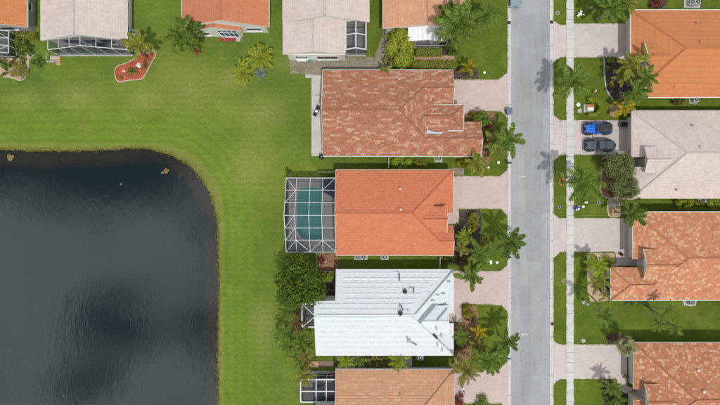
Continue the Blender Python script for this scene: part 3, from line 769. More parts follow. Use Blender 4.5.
    def zroof(s, px, py):
        """height of the roof seen at a photo pixel: cast the camera ray on the roof mesh"""
        from mathutils.bvhtree import BVHTree
        if not hasattr(s, 'bvh'):
            me = s.roof.data; s.bvh = BVHTree.FromPolygons([v.co.copy() for v in me.vertices], [tuple(p.vertices) for p in me.polygons])
        g = W(px, py, 0); o = Vector((0,0,H)); hit = s.bvh.ray_cast(o, (g-o).normalized())
        return hit[0] if hit[0] else W(px, py, s.ze)
    def vent(s, px, py, m='grille', r=.13, h=.35):
        p = s.zroof(px, py); bm = BM(); cyl(bm, p.x, p.y, p.z-.1, p.z+h, r*.6, 10); cyl(bm, p.x, p.y, p.z+h, p.z+h+.07, r, 10, r*.7)
        part('roof_vent', bm, m, s.roof)
    def strip(s, name, pts, m, wd=.4, th=.05, lift=.05):
        P = [s.zroof(*p)+Vector((0,0,lift)) for p in pts]; bm = BM()
        for a, b in zip(P, P[1:]): beam(bm, a, b, wd, th)
        return part(name, bm, m, s.roof)
    # openings: on the wall facing left 'L', right 'R' or down the picture 'D'; c = photo pixel along the wall at ground level
    def opening(s, kind, face, c, wd, z0, z1, vi=0, m=None, panes=2):
        x0, y0, x1, y1 = s.vols[vi]
        if face in 'LR':
            X = x0 if face == 'L' else x1; sg = -1 if face == 'L' else 1; yc = G(0, c)[1]
            P = lambda u, o, z: (X+sg*o, yc+u, z)
        else:
            xc = G(c, 0)[0]; P = lambda u, o, z: (xc+u, y0-o, z)
        def bx(bm, u0, u1, o0, o1, a, b):
            p, q = P(u0,o0,a), P(u1,o1,b); box(bm, min(p[0],q[0]), min(p[1],q[1]), min(p[2],q[2]), max(p[0],q[0]), max(p[1],q[1]), max(p[2],q[2]))
        if kind == 'garage_door':
            bm = BM(); bx(bm, -wd/2, wd/2, -.05, .02, z0, z1); f = part('garage_door', bm, 'door', s.root)
            for i in range(4):
                bm = BM(); h = (z1-z0)/4; bx(bm, -wd/2+.05, wd/2-.05, .02, .05, z0+h*i+.02, z0+h*(i+1)-.02); part('door_panel', bm, m or 'door', f)
            return f
        if kind == 'door':
            bm = BM(); bx(bm, -wd/2, wd/2, -.05, .04, z0, z1); f = part('door', bm, m or 'white', s.root)
            bm = BM(); bx(bm, wd/2-.16, wd/2-.08, .04, .10, z0+.95, z0+1.08); part('handle', bm, 'steel', f); return f
        bm = BM(); t = .07
        for a in ((-wd/2,wd/2,z0,z0+t),(-wd/2,wd/2,z1-t,z1),(-wd/2,-wd/2+t,z0+t,z1-t),(wd/2-t,wd/2,z0+t,z1-t)): bx(bm, a[0],a[1],-.05,.06,a[2],a[3])
        f = part('window', bm, 'white', s.root)
        for i in range(panes):
            a = -wd/2+t+(wd-2*t)*i/panes; b = a+(wd-2*t)/panes
            bm = BM(); bx(bm, a+.02, b-.02, -.04, .02, z0+t, z1-t); part('pane', bm, 'glass', f)
        bm = BM(); bx(bm, -wd/2-.08, wd/2+.08, .0, .16, z0-.09, z0-.003); part('sill', bm, 'white', f)
        return f

OUT = -70; OUTR = 800
# --- upper row, gardens towards the lake
hA = House('house','house with plain orange tile roof cut by the top left corner','r_orange2','wall_g','fascia_g',(0,-20))
hA.vol(-75,OUT,27,27,'y',0,0, inset_=(.6,.6,.6,.25)); hA.done()
hA.opening('window','D',16,2.2,1.0,2.2,0,None,3); hA.opening('window','D',4,1.6,1.0,2.2)
hA.opening('window','R',10,1.2,1.0,2.2)
hB = House('house','house with pale pinkish tile roof and a gabled screen porch on its lawn side','r_pale','wall_w','fascia_g',(84,-15))
hB.vol(41,OUT,127,40,'y',0,0, inset_=(.6,.6,.6,.3)); hB.done()
hB.opening('window','D',78,2.6,.1,2.2,0,None,3); hB.opening('window','D',96,2.2,.1,2.2,0,None,2); hB.opening('window','D',112,2.2,.1,2.2); hB.opening('window','R',10,1.2,1.0,2.2); hB.opening('window','R',32,1.2,.9,2.3)
hC = House('house','house with terracotta tile roof and a small sloped dark screen between two white windows','r_terra','wall_w','fascia_g',(225,-20))
hC.vol(182,OUT,269,27,'y',0,0, inset_=(.6,.6,.6,.12)); hC.vol(192,-30,241,31,'y',0,0,ze=2.82, inset_=(.5,.5,.3,.06), slope=.42); hC.done()
hC.opening('window','D',207,1.9,1.0,2.1,1,None,3); hC.opening('window','D',256,2.3,1.0,2.1,0,None,3)
hD = House('house','house with pale tile roof and narrow two bay screen porch let into its corner','r_pale','wall_w','fascia_c',(325,-15))
hD.vol(283,OUT,369,22,'y',0,0, inset_=(.6,.6,.6,.3)); hD.vol(283.2,-20,345.5,54,'y',0,0,slope=.3, inset_=(.6,.6,.1,-.12)); hD.done()
hD.opening('window','D',303,1.9,.9,2.2,1,None,2); hD.opening('window','D',328,3.2,.5,2.2,1,None,3); hD.opening('door','D',315,.95,0.02,2.1,1)
hE = House('house','house with peach tile roof, white flat lanai roof and a big palm at its corner','r_tan2','wall_w','fascia_c',(426,-20))
hE.vol(383,OUT,469,28,'y',0,0, slope=.22, inset_=(.6,.6,.6,.3)); hE.done()
hE.opening('window','D',399,1.9,.6,2.2,0,None,2); hE.opening('door','D',430,2.2,.05,2.1)

# --- middle column
h1 = House('house','house with mottled brown tile roof beside the concrete patio strip','r_mottle','wall','fascia_g',(390,113),slope=.39)
h1.vol(323,70,441.5,156,'x',0,1, inset_=(.25,.6,.6,.6))
h1.vol(405,70.2,453,107,'x',0,0,ze=2.82, inset_=(.6,.6,.3,.6))
h1.vol(400,121.5,481,156.2,'x',0,0,ze=2.74, inset_=(.6,.6,.3,.6))
h1.vol(424,105,463.5,130,'x',0,1,ze=3.25, inset_=(.6,.6,.6,.6))
h1.done(vents=[(399.5,79.5,'rockw',.12,.2),(405,107,'rockw',.1,.2),(442,146,'rockw',.1,.2),(382,130,'rock',.12,.2)])
h1.opening('garage_door','R',90,4.6,.05,2.3,1); h1.opening('window','R',141,1.8,.8,2.1,2); h1.opening('door','R',112,1,.05,2.1,0)
h1.strip('roof_flashing',[(426.5,132.8),(442,133.4)],'flash',.26,.05,.12)
h1.strip('roof_flashing',[(426.5,131.2),(434,133)],'flash',.40,.05,.14)
h1.strip('valley_flashing',[(448,130.8),(463,130.8)],'fascia_g',.18,.12,.05)
h2 = House('house','house with even salmon tile roof joined to the large pool cage','r_salmon','wall','fascia_c',(395,213))
h2.vol(336,170,453,255,'x',0,1, clip=[('y',213,'<')], inset_=(.25,.6,.6,0)); h2.vol(336,170,453,255,'x',0,1, clip=[('y',213,'>'),('x',446.5,'<')], inset_=(.25,0,.6,.6))
h2.vol(404,205,446.7,232.5,'x',0,0, ze=4.02, wall=False); h2.vol(428,225.5,453,255.3,'x',0,0, ze=2.83, inset_=(.6,.6,.25,.6)); h2.done(vents=[(400,189,'rockw',.16,.35),(400.5,209.5,'rockw',.16,.35),(414,243,'rockw',.12,.2)])
h2.opening('garage_door','R',192,4.8,.05,2.3,0); h2.opening('window','R',240,1.6,.8,2.1,2); h2.opening('door','R',219,1,.05,2.2,1)
h2.strip('roof_flashing',[(434,205.6),(443.5,205.9)],'drain',.12,.2,.05)
h3 = House('house','house with bright white roof of sheet and pale panels','r_white','wall_w','white',(385,312), ridge_m='r_whitep')
cl3 = [('y',313,'<'),('x',335.8,'>')]
h3.vol(316,270,453,355,'x',0,1, clip=cl3, inset_=(.1,.6,.6,0)); h3.vol(316,270,453,355,'x',0,1, clip=[('y',313,'>'),('y',323,'<'),('x',447.5,'<')], inset_=(.25,0,.6,0))
h3.vol(316,270,453,355,'x',0,1, clip=[('y',323,'>')], inset_=(.25,0,.6,.6)); h3.vol(316,270,453,355,'x',0,1, clip=[('y',313,'<'),('y',298.5,'>'),('x',336.2,'<')], inset_=(.25,.1,0,0))
h3.vol(404,305.5,447.6,334,'x',0,0, ze=4.02, wall=False)
h3.done(cap_r=.09)
h3.opening('garage_door','R',291,4.6,.05,2.3,0); h3.opening('window','R',338,1.6,.8,2.1,2)
h3.strip('valley_flashing',[(418.5,322),(433.5,304.5)],'steel',.75,.04,.07); h3.strip('valley_flashing',[(433.5,304.5),(448,305.5)],'steel',.22,.14,.07)
h3.strip('valley_flashing',[(447,308),(437,320)],'steel',.22,.05,.07); h3.strip('valley_flashing',[(452,271),(415,314)],'steel',.16,.05,.11)
h3.strip('valley_flashing',[(317,315.2),(412,315.2)],'steel',.14,.04,.10); h3.strip('valley_flashing',[(452.5,354),(434,335)],'steel',.16,.05,.09)
h3.strip('valley_flashing',[(433,334),(437,338)],'drain',.35,.08,.12)
for a, b, m_ in [((399,272.3),(399.4,280.5),'bluegrey'),((396,272.5),(399,273),'steel'),((413.3,287),(413.5,292.5),'bluegrey'),((400.6,304.5),(403,310.5),'bluegrey'),((399.5,303.5),(399.8,307),'steel'),
                 ((407,336),(408,342.5),'steel'),((409,338.5),(411.5,343),'steel'),((412.5,342),(416.5,345),'bluegrey')]:
    h3.strip('loose_batten', [a, b], m_, .20, .08, .12)
h3.vent(404.8,291.3,'dark',.34,.25); h3.vent(400.2,313,'dark',.36,.25); h3.vent(410.5,288.5,'steel',.22,.2); h3.vent(408,311,'steel',.14,.2)
for a, b in [(426,281),(432,285.5),(429,292.5),(423,300),(437,284),(440,328),(436,336),(441,339),(446,348)]: h3.vent(a, b, 'steel', .10, .05)
for a, b in [((441,293),(445,293.4)),((436,294.5),(439,294.9)),((447,281),(450,281.4)),((431,300),(434,300.4)),((444,324.5),(446.5,325)),((436,326),(436.4,330)),((441,333),(441.4,337)),((430,351.5),(432,351.8)),((435,351),(436.2,351.2)),((442,347),(442.3,351)),((437,342),(437.5,346))]:
    h3.strip('loose_batten', [a, b], 'steel', .16, .06, .1)
# pale roofing panels laid in rows over the sheet
for r_ in range(16):
    py = 273.5 + r_*5.25
    if 313.5 < py < 318: continue
    x = 318 + (r_ % 2)*2.6
    while x < 449:
        xe = x+6.6+rnd.uniform(-.5,.4)
        ok = x > 337.5 or py > 301
        hipx = 451-(py-270) if py < 316 else 449-(355-py)
        if ok and xe < hipx-1:
            a = h3.zroof(x, py); b = h3.zroof(xe, py); bm = BM(); dz = Vector((0,0,.014)); beam(bm, a+dz, b+dz, .34, .045); part('roof_panel', bm, 'r_whitep', h3.roof)
        x += 8.1+rnd.uniform(-.1,.1)
h4 = House('house','house with tan tile roof cut by the bottom edge below the white roof','r_tan','wall','fascia_y',(390,412))
h4.vol(336,369.5,454,456,'x',0,1, clip=[('y',412,'<')], inset_=(.25,.6,.6,0)); h4.vol(316,369.5,454,456,'x',0,1, clip=[('y',403,'>')], inset_=(.25,0,.6,.6)); h4.done(vents=[(400,394.5,'fascia_b',.16,.3)])
h4.opening('garage_door','R',390,4.6,.05,2.3,0)

# --- right column, garages facing the road
k1 = House('house','house with bright orange tile roof and white fascia behind a clump of palms','r_orange','wall_w','white',(700,54))
k1.vol(631,10,OUTR,97,'x',1,0, clip=[('y',57,'<')], inset_=(.72,.6,0,0)); k1.vol(631,10,OUTR,97,'x',1,0, clip=[('y',57,'>'),('x',645,'>')], inset_=(.4,0,0,.6))
k1.vol(645.3,43,720,71,'x',0,0, ze=4.0, wall=False); k1.vol(643,71,690,97.2,'x',0,0, ze=2.83, inset_=(.25,.6,.6,.6)); k1.done(vents=[(696,23,'fascia_b',.16,.3),(700,42,'fascia_b',.15,.3),(673.5,87,'fascia_b',.10,.25)])
k1.opening('garage_door','L',40,4.7,.05,2.3,0); k1.opening('window','L',84,1.5,.8,2.1,2); k1.opening('door','L',66,1,.05,2.1,1)
k2 = House('house','house with pale tile roof in front of the two parked off road cars','r_pale','wall','fascia_c',(700,155))
k2.vol(632,111,OUTR,198,'x',1,0, clip=[('y',157,'<')], inset_=(.72,.6,0,0)); k2.vol(632,111,OUTR,198,'x',1,0, clip=[('y',157,'>'),('y',167,'<'),('x',645,'>')], inset_=(.5,0,0,0)); k2.vol(632,111,OUTR,198,'x',1,0, clip=[('y',167,'>')], inset_=(.6,0,0,.6))
k2.vol(644.8,146.5,725,173,'x',0,0, ze=4.0, wall=False, slope=.42); k2.done(vents=[(691.3,125.5,'fascia_b',.16,.3),(700,147,'fascia_y',.15,.3),(675.5,189.7,'fascia_b',.14,.3)])
k2.opening('garage_door','L',137,4.7,.05,2.3,0); k2.opening('window','L',184,1.6,.8,2.1,2); k2.opening('door','L',163,1,.05,2.1,1)
k3 = House('house','house with spotted orange tile roof whose near wing reaches out towards the road','r_spot','wall','fascia_g',(690,256))
k3.vol(633,212,OUTR,300,'x',1,0, clip=[('y',259,'<')], inset_=(.72,.6,0,0)); k3.vol(633,212,OUTR,300,'x',1,0, clip=[('y',259,'>'),('x',644,'>')], inset_=(.5,0,0,.6))
k3.vol(611,267.5,675,300.2,'x',1,0, ze=2.83, inset_=(.35,.5,.6,.6)); k3.vol(643.8,249,725,280,'x',0,0, ze=4.0, wall=False); k3.done(vents=[(655,296.5,'fascia_b',.14,.25)])
k3.opening('garage_door','L',236,4.7,.05,2.3,0); k3.opening('window','L',284,2.4,.5,2.3,2,None,2); k3.opening('door','L',261,1.1,.05,2.2,1)
k4 = House('house','house with spotted brown tile roof in the bottom right corner','r_spot2','wall','fascia_y',(700,395))
k4.vol(634,343,OUTR,441,'x',1,0, clip=[('y',389,'<')], inset_=(.72,.6,0,0)); k4.vol(634,343,OUTR,441,'x',1,0, clip=[('y',389,'>'),('y',399.5,'<'),('x',645,'>')], inset_=(.5,0,0,0)); k4.vol(634,343,OUTR,441,'x',1,0, clip=[('y',399.5,'>')], inset_=(.6,0,0,.6))
k4.vol(645,384,725,416,'x',0,0, ze=4.0, wall=False); k4.done(vents=[(697.5,370,'rockw',.18,.3),(703,391.5,'rockw',.2,.3)])
k4.opening('garage_door','L',365,4.7,.05,2.3,0); k4.opening('door','L',394,1.1,.05,2.2,1); k4.opening('window','L',408,1.5,.8,2.1,2)
# ------------------------------------------------------------------ screen cages
def cage(label, x0, x1, y0, y1, axis, xs, ys, ze, zr, walls, braces=(), bw=.07, midrail=True, group='screened pool cages and porches'):
    a = W(x0, y1, ze); b = W(x1, y0, ze); X0, Y0, X1, Y1 = a.x, a.y, b.x, b.y
    if isinstance(xs, int): xs = [i/xs for i in range(xs+1)]
    if isinstance(ys, int): ys = [i/ys for i in range(ys+1)]
    def P(u, v):
        t = (v if axis == 'x' else u)
        return Vector((X0+(X1-X0)*u, Y1-(Y1-Y0)*v, ze+(zr-ze)*(1-abs(2*t-1))))
    root = thing('screen_cage', label, 'screen cage', ((X0+X1)/2, (Y0+Y1)/2, 0), group=group)
    def bar(p, q, ww=bw, nm='beam'):
        bm = BM(); beam(bm, p, q, ww, .12); part(nm, bm, 'alu', root)
    rl = sorted(set(list(ys)+([.5] if axis == 'x' else []))); cl_ = sorted(set(list(xs)+([.5] if axis == 'y' else [])))
    for v in ys:
        for c0, c1 in zip(cl_, cl_[1:]): bar(P(c0, v), P(c1, v), bw if 0 < v < 1 else bw*1.25)
    for u in xs:
        for r0, r1 in zip(rl, rl[1:]): bar(P(u, r0), P(u, r1), bw if 0 < u < 1 else bw*1.25)
    dn = Vector((0,0,-.03))
    for c0, c1 in zip(cl_, cl_[1:]):
        for r0, r1 in zip(rl, rl[1:]):
            bm = BM(); quad(bm, [P(c0,r0)+dn, P(c1,r0)+dn, P(c1,r1)+dn, P(c0,r1)+dn]); part('screen_panel', bm, 'screen', root)
    for (u0,v0,u1,v1) in braces: bar(P(u0,v0)+Vector((0,0,.02)), P(u1,v1)+Vector((0,0,.02)), bw*.75, 'brace')
    for side in walls:
        seq = [(0,v) for v in rl] if side == 'L' else [(1,v) for v in rl] if side == 'R' else [(u,0) for u in cl_] if side == 'T' else [(u,1) for u in cl_]
        for q in seq:
            p = P(*q); bm = BM(); beam(bm, (p.x,p.y,.02), p+Vector((0,0,-.06)), .09, .09); part('post', bm, 'alu', root)
        for q0, q1 in zip(seq, seq[1:]):
            p, q = P(*q0), P(*q1)
            for z in ((.12,.95) if midrail else (.12,)):
                bm = BM(); beam(bm, (p.x,p.y,z), (q.x,q.y,z), .05, .08); part('rail', bm, 'alu', root)
            bm = BM(); quad(bm, [(p.x,p.y,.1),(q.x,q.y,.1),q+dn*2,p+dn*2]); part('screen_panel', bm, 'screen_w', root)
    return root
s_ = [i/6 for i in range(7)]
xu = [0, .21, .485, .742, 1]
cage('large white framed gabled screen cage over the swimming pool', 286.3, 335.6, 178, 252, 'x', xu, 6, 2.7, 4.9, 'LTB',
     [(0,0,xu[1],s_[1]),(0,1,xu[1],s_[5]),(xu[3],s_[1],1,0),(xu[3],s_[5],1,1),(xu[2],1,xu[1],s_[5]),(xu[2],1,xu[3],s_[5]),(0,s_[2],xu[1],s_[1]),(0,s_[4],xu[1],s_[3]),(0,s_[5],xu[1],s_[4])], .07)
slab('porch_floor', [(60,44),(133,44),(133,56.3),(60,56.3)], 'deck', .055)
cage('white framed gabled screen porch on the lawn side of the pale roof at upper left', 48, 127, 39.5, 49.7, 'y', 6, 1, 2.6, 4.5, 'BR')
slab('porch_floor', [(346,28),(366,28),(366,56.5),(346,56.5)], 'deck', .056)
cage('narrow two bay screen porch let into the corner of the pale roof at upper centre', 345.8, 366, 20.5, 49.5, 'y', 2, 2, 2.7, 3.5, 'BR', (), .13)
slab('porch_floor', [(304,306),(318,306),(318,325),(304,325)], 'deck', .055)
cage('tiny screen porch with crossed roof braces between the white roof and the palms', 302.3, 315.6, 304, 327, 'x', 1, 1, 2.6, 3.0, 'LTB', [(0,0,1,.5),(0,1,1,.5),(0,0,0,.5)], .13)
slab('porch_floor', [(303.5,371),(337,371),(337,400),(303.5,400)], 'deck', .055)
cage('flat screen porch of six bays beside the tan roof at the bottom edge', 300.8, 335.8, 379.5, 402, 'x', [0,.44,.73,1], 2, 2.6, 2.8, 'LTB', (), .13)
slab('porch_floor', [(-40,36),(8.5,36),(8.5,56),(-40,56)], 'deck', .055)
cage('screen porch cut by the left edge beside the sandy bed', -40, 8.6, 31, 53, 'y', 4, 3, 2.6, 3.6, 'BR', [(.75,0,1,.33),(.75,1,1,.66)])
# awning over the corner of the pool deck
root = thing('awning', 'dark navy fabric awning over the top right corner of the pool deck', 'awning', (*G(328,189),0))
bm = BM(); pts = [W(322.4,180.5,2.2),W(335,179.5,2.4),W(335,198.5,2.4),W(322,191,2.2)]
a = [bm.verts.new(p) for p in pts]; b = [bm.verts.new(p-Vector((0,0,.04))) for p in pts]
bm.faces.new(a); bm.faces.new(b[::-1]); [bm.faces.new((a[i],b[i],b[(i+1)%4],a[(i+1)%4])) for i in range(4)]
part('canopy', bm, 'navy', root)
for p in (pts[0], pts[3]):
    bm = BM(); tube(bm, [(p.x,p.y,.05),(p.x,p.y,p.z-.045)], [.03,.03], 6); part('pole', bm, 'alu', root)
# lanai with a white roof
root = thing('lanai', 'white roofed lanai with dark screened front standing by the clipped hedge', 'lanai', (*G(425,40),0))
e0, e1, p0, p1 = W(408,24.5,2.9), W(445.5,24.5,2.9), None, None
f0, f1 = W(408,41.3,2.75), W(445.5,41.3,2.75); mx_ = (e0.x+e1.x)/2
pk, pf = Vector((mx_, e0.y, 3.55)), Vector((mx_, f0.y, 3.4))
n6 = 4
for L_, R2 in (((e0,f0),(pk,pf)), ((pk,pf),(e1,f1))):
    for i in range(n6):      # standing seam pans
        t0, t1 = i/n6, (i+1)/n6; g = .004
        q = [L_[0].lerp(R2[0],t0+g), L_[0].lerp(R2[0],t1-g), L_[1].lerp(R2[1],t1-g), L_[1].lerp(R2[1],t0+g)]
        bm = BM(); a = [bm.verts.new(p+Vector((0,0,.05+.006*(i%2)))) for p in q]; b = [bm.verts.new(p-Vector((0,0,.05))) for p in q]
        bm.faces.new(a); bm.faces.new(b[::-1]); [bm.faces.new((a[k],b[k],b[(k+1)%4],a[(k+1)%4])) for k in range(4)]
        part('roof_pan', bm, 'lanai', root)
fl = [G(414,47.2), G(429.5,47.2), G(444.5,47.2)]
for x, y in fl:
    bm = BM(); beam(bm, (x,y,.03), (x,y,2.72), .10, .10); part('post', bm, 'alu', root)
for a, b in zip(fl, fl[1:]):
    bm = BM(); quad(bm, [(a[0]+.05,a[1],.05),(b[0]-.05,b[1],.05),(b[0]-.05,b[1],2.7),(a[0]+.05,a[1],2.7)]); part('screen_panel', bm, 'screen', root)
    bm = BM(); beam(bm, (a[0]+.06,a[1],.9), (b[0]-.06,b[1],.9), .06, .08); part('rail', bm, 'alu', root)
slab('porch_floor', [(412,30),(446,30),(446,47.8),(412,47.8)], 'deck', .05)
# sloped dark screen on the terracotta house
root = thing('sloped_screen', 'sloped dark screen of eight panes between the white windows of the terracotta roofed house', 'screen', (*G(228,36),0))
c4 = [W(214.5,29.3,2.9), W(234.5,29.2,2.95), W(240.5,37.2,2.2), W(222,35.8,2.2)]
def bil(u, v): return c4[0].lerp(c4[1],u).lerp(c4[3].lerp(c4[2],u),v)
for i in range(4):
    for j in range(2):
        bm = BM(); quad(bm, [bil((i+.05)/4,(j+.06)/2),bil((i+.95)/4,(j+.06)/2),bil((i+.95)/4,(j+.94)/2),bil((i+.05)/4,(j+.94)/2)]); part('pane', bm, 'glass', root)
for i in range(5):
    bm = BM(); beam(bm, bil(i/4,0), bil(i/4,1), .06, .08); part('bar', bm, 'alu', root)
for j in range(3):
    bm = BM(); beam(bm, bil(0,j/2), bil(1,j/2), .055, .075); part('bar', bm, 'alu', root)
for u in (0,1):
    p = bil(u,1); bm = BM(); beam(bm, (p.x,p.y,0), p, .08, .08); part('post', bm, 'alu', root)
slab('brick_step', [(220,38.2),(236,38.2),(236,41.2),(220,41.2)], 'redfab', .12)
slab('concrete_step', [(222,35.5),(240.5,35.5),(240.5,41.6),(236.2,41.6),(236.2,38),(222,38)], 'slab', .10)

# ------------------------------------------------------------------ plants
def frond_mesh(name, kind, m, seed):
    r = random.Random(seed); bm = BM()
    prm = {'coco': (.245, 16, .085, .50, .10), 'queen': (.30, 17, .070, .60, .16), 'sago': (.17, 16, .05, .42, .05), 'thin': (.27, 15, .070, .62, .2)}[kind]
    Wd, n, lw, droop, sag = prm
    def spine(t): return Vector((t*(1-.10*droop*t), 0.03*math.sin(seed+2*t), .30*t - droop*t*t*.95))
    N = 7
    for i in range(N):
        p, q = spine(i/N), spine((i+1)/N); a = .022*(1-i/N)+.004; b = .022*(1-(i+1)/N)+.004
        quad(bm, [p+Vector((0,-a,.004)), q+Vector((0,-b,.004)), q+Vector((0,b,.004)), p+Vector((0,a,.004))])
    for sd in (-1,1):
        for k in range(n):
            t = .10+.90*(k+r.uniform(-.2,.2))/(n-1); t = min(max(t,.08),1.0)
            c = spine(t); l = Wd*(math.sin(math.pi*(.14+.80*t))**.55)*r.uniform(.85,1.1)
            if r.random() < .05: continue
            fw = .35+.75*t
            d = Vector((fw*.75, sd*1.0, -.28-sag*r.uniform(.5,1.6))).normalized()
            sidev = Vector((1,-sd*fw*.4,.12)).normalized()*lw/2
            mid = c+d*l*.55+Vector((0,0,.025)); tip = c+d*l+Vector((0,0,-sag*l*.7))
            quad(bm, [c-sidev*.7, mid-sidev, mid+sidev, c+sidev*.7])
            quad(bm, [mid-sidev, tip-sidev*.15, tip+sidev*.15, mid+sidev])
    return me_of(name, bm, m)
def fan_mesh(name, m, seed):
    r = random.Random(seed); bm = BM()
    quad(bm, [(0,-.02,0),(.5,-.012,.05),(.5,.012,.05),(0,.02,0)])
    for k in range(15):
        a = R(-125+250*k/14); l = .5*r.uniform(.85,1.05)*(1-.12*abs(a)); d = Vector((math.cos(a), math.sin(a), 0)); s = Vector((-d.y,d.x,0))*.045
        c = Vector((.5,0,.05)); md = c+d*l*.6+Vector((0,0,.02)); tp = c+d*l+Vector((0,0,-.10))
        quad(bm, [c-s*.2, md-s, md+s, c+s*.2]); quad(bm, [md-s, tp-s*.1, tp+s*.1, md+s])
    return me_of(name, bm, m)
FR = {}
def fronds(kind, color):
    k = (kind, color)
    if k not in FR:
        if kind == 'fan': FR[k] = [fan_mesh('fan_frond', 'lf_'+color, i) for i in range(3)]
        else: FR[k] = [frond_mesh('frond', kind, 'lf_'+color, i*7+1) for i in range(4)]
    return FR[k]
def palm(px, py, rpx, h, kind, color, n, label, base=None, group='garden palms', trunk=True, up=62, low=-8, tr=.14):
    top = W(px, py, h); r = rpx*S*K(h)
    b = Vector((*G(*base), 0)) if base else Vector((top.x+rnd.uniform(-.25,.25), top.y+rnd.uniform(-.25,.25), 0))
    root = thing('palm_tree' if trunk else 'palm_shrub', label, 'palm', b, group=group)
    if trunk:
        bm = BM(); pts = []; rr = []
        for i in range(10):
            t = i/9; p = Vector((0,0,0)).lerp(top-b, t); off = (top-b)*0; bend = math.sin(t*math.pi)*.12
            p.x += bend*(1 if (top-b).x < 0 else -1)*min(1,(top-b).xy.length*.5); pts.append(p); rr.append(tr*(1.25 if i == 0 else 1-.35*t+(.05 if i % 2 else 0)))
        tube(bm, pts, rr, 8); part('trunk', bm, 'trunk', root, world=False, smooth=True)
    up += rnd.uniform(-8,10); low += rnd.uniform(-12,8); ms = fronds(kind, color); a0 = rnd.uniform(0, 6.28)
    for i in range(n):
        t = i/max(1,n-1); az = a0+i*2.39996+rnd.uniform(-.18,.18); pt = R(up+(low-up)*t**.85+rnd.uniform(-6,6))
        o = link('frond', ms[rnd.randrange(len(ms))], root); sc1 = r*1.08*rnd.uniform(.74,1.12)*(.75+.25*min(1,t*2))
        o.matrix_local = Matrix.Translation(top-b) @ Matrix.Rotation(az,4,'Z') @ Matrix.Rotation(-pt,4,'Y') @ Matrix.Rotation(rnd.uniform(-.3,.3),4,'X') @ Matrix.Diagonal((sc1,sc1*rnd.uniform(.9,1.1),sc1,1))
    if trunk:
        bm = BM(); t_ = top-b; tube(bm, [t_-Vector((0,0,.5)), t_-Vector((0,0,.1)), t_+Vector((0,0,.35))], [.15,.17,.03], 8); part('crown_shaft', bm, 'lf_yelgreen', root, world=False, smooth=True)
    if trunk and kind in ('coco','queen') and rnd.random() < .7:      # a hanging dead frond or two
        dm = fronds(kind, 'brown')
        for i in range(rnd.choice((1,2))):
            o = link('dead_frond', dm[rnd.randrange(len(dm))], root); sc1 = r*.85*rnd.uniform(.8,1.0)
            o.matrix_local = Matrix.Translation(top-b-Vector((0,0,.1))) @ Matrix.Rotation(rnd.uniform(0,6.28),4,'Z') @ Matrix.Rotation(R(rnd.uniform(22,38)),4,'Y') @ Matrix.Diagonal((sc1,sc1*.7,sc1,1))
    return root

def leaf_cloud(name, m, n, leaf, lobes, seed, flat=1.0):
    """unit crown (radius 1, from z 0 up to about 2): lobes of small leaves, shell and inside"""
    r = random.Random(seed); bm = BM(); L = []
    for i in range(lobes):
        a = r.uniform(0,6.283); d = r.uniform(.15,.72)**.8; z = .75+r.uniform(-.45,.55)*(1.05-d*.5)
        L.append((Vector((math.cos(a)*d, math.sin(a)*d, z)), r.uniform(.26,.44)))
    for k in range(n):
        c, rad = L[k % lobes]
        d = Vector((r.gauss(0,1), r.gauss(0,1), r.gauss(0,1)+.35)).normalized()
        p = c+d*rad*(1-.55*r.random()**2.2); p.z *= flat
        nn = (d*1.2+Vector((r.gauss(0,.42), r.gauss(0,.42), r.gauss(0,.42)+.3))).normalized()
        s = nn.cross(Vector((r.gauss(0,1),r.gauss(0,1),r.gauss(0,1)))).normalized(); t = nn.cross(s); l = leaf*r.uniform(.6,1.35); ww = l*.55
        quad(bm, [p-s*l*.5, p+t*ww*.5, p+s*l*.5, p-t*ww*.5])
    return me_of(name, bm, m)
LC = {}
def cloud(color, size):
    k = (color, size)
    if k not in LC:
        n, lf, lb = {'S': (420,.26,7), 'M': (1300,.15,14), 'L': (7000,.10,34)}[size]
        LC[k] = [leaf_cloud('foliage', 'lf_'+color, n, lf, lb, 31*i+len(LC)) for i in range(3 if size != 'L' else 1)]
    return LC[k]
def stems(root, h, r, m='bark', n=4, tr=.03):
    bm = BM()
    for i in range(n):
        a = i*6.283/n+rnd.random(); tube(bm, [(0,0,0),(math.cos(a)*r*.25,math.sin(a)*r*.25,h*.45),(math.cos(a)*r*.5,math.sin(a)*r*.5,h*.8)], [tr,tr*.7,tr*.35], 5)
    part('stem', bm, m, root, world=False)
def shrub(px, py, rpx, h, color, label, size='S', group='garden shrubs', ry=None, name='shrub', cat='shrub'):
    c = W(px, py, h*.6); rx = rpx*S*K(h*.6); ryy = (ry or rpx)*S*K(h*.6)
    root = thing(name, label, cat, (c.x, c.y, 0), group=group)
    o = link('foliage', rnd.choice(cloud(color, size)), root); o.rotation_euler.z = rnd.choice((0, math.pi)) if ry else rnd.uniform(0,6.28)
    o.scale = (rx*1.02, ryy*1.02, h/1.55); stems(root, h, min(rx,ryy)); return root
def tree(px, py, rpx, h, color, label, size='L', ry=None, trunk_r=.16, zlow=.3):
    c = W(px, py, h*.7); rx = rpx*S*K(h*.7); ryy = (ry or rpx)*S*K(h*.7)
    root = thing('tree', label, 'tree', (c.x, c.y, 0), group='garden trees')
    bm = BM(); tube(bm, [(0,0,0),(.05,.03,h*.25),(0,.05,h*.5)], [trunk_r*1.4,trunk_r,trunk_r*.8], 8)
    for i in range(6):
        a = i*1.05+rnd.random()*.5; tube(bm, [(0,.03,h*.35),(math.cos(a)*rx*.35,math.sin(a)*ryy*.35,h*.6),(math.cos(a)*rx*.65,math.sin(a)*ryy*.65,h*.78)], [trunk_r*.55,trunk_r*.35,trunk_r*.12], 6)
    part('trunk', bm, 'bark', root, world=False, smooth=True)
    o = link('crown', rnd.choice(cloud(color, size)), root); o.location = (0,0,h*zlow); o.scale = (rx*1.02, ryy*1.02, h*(1-zlow)/1.6); return root
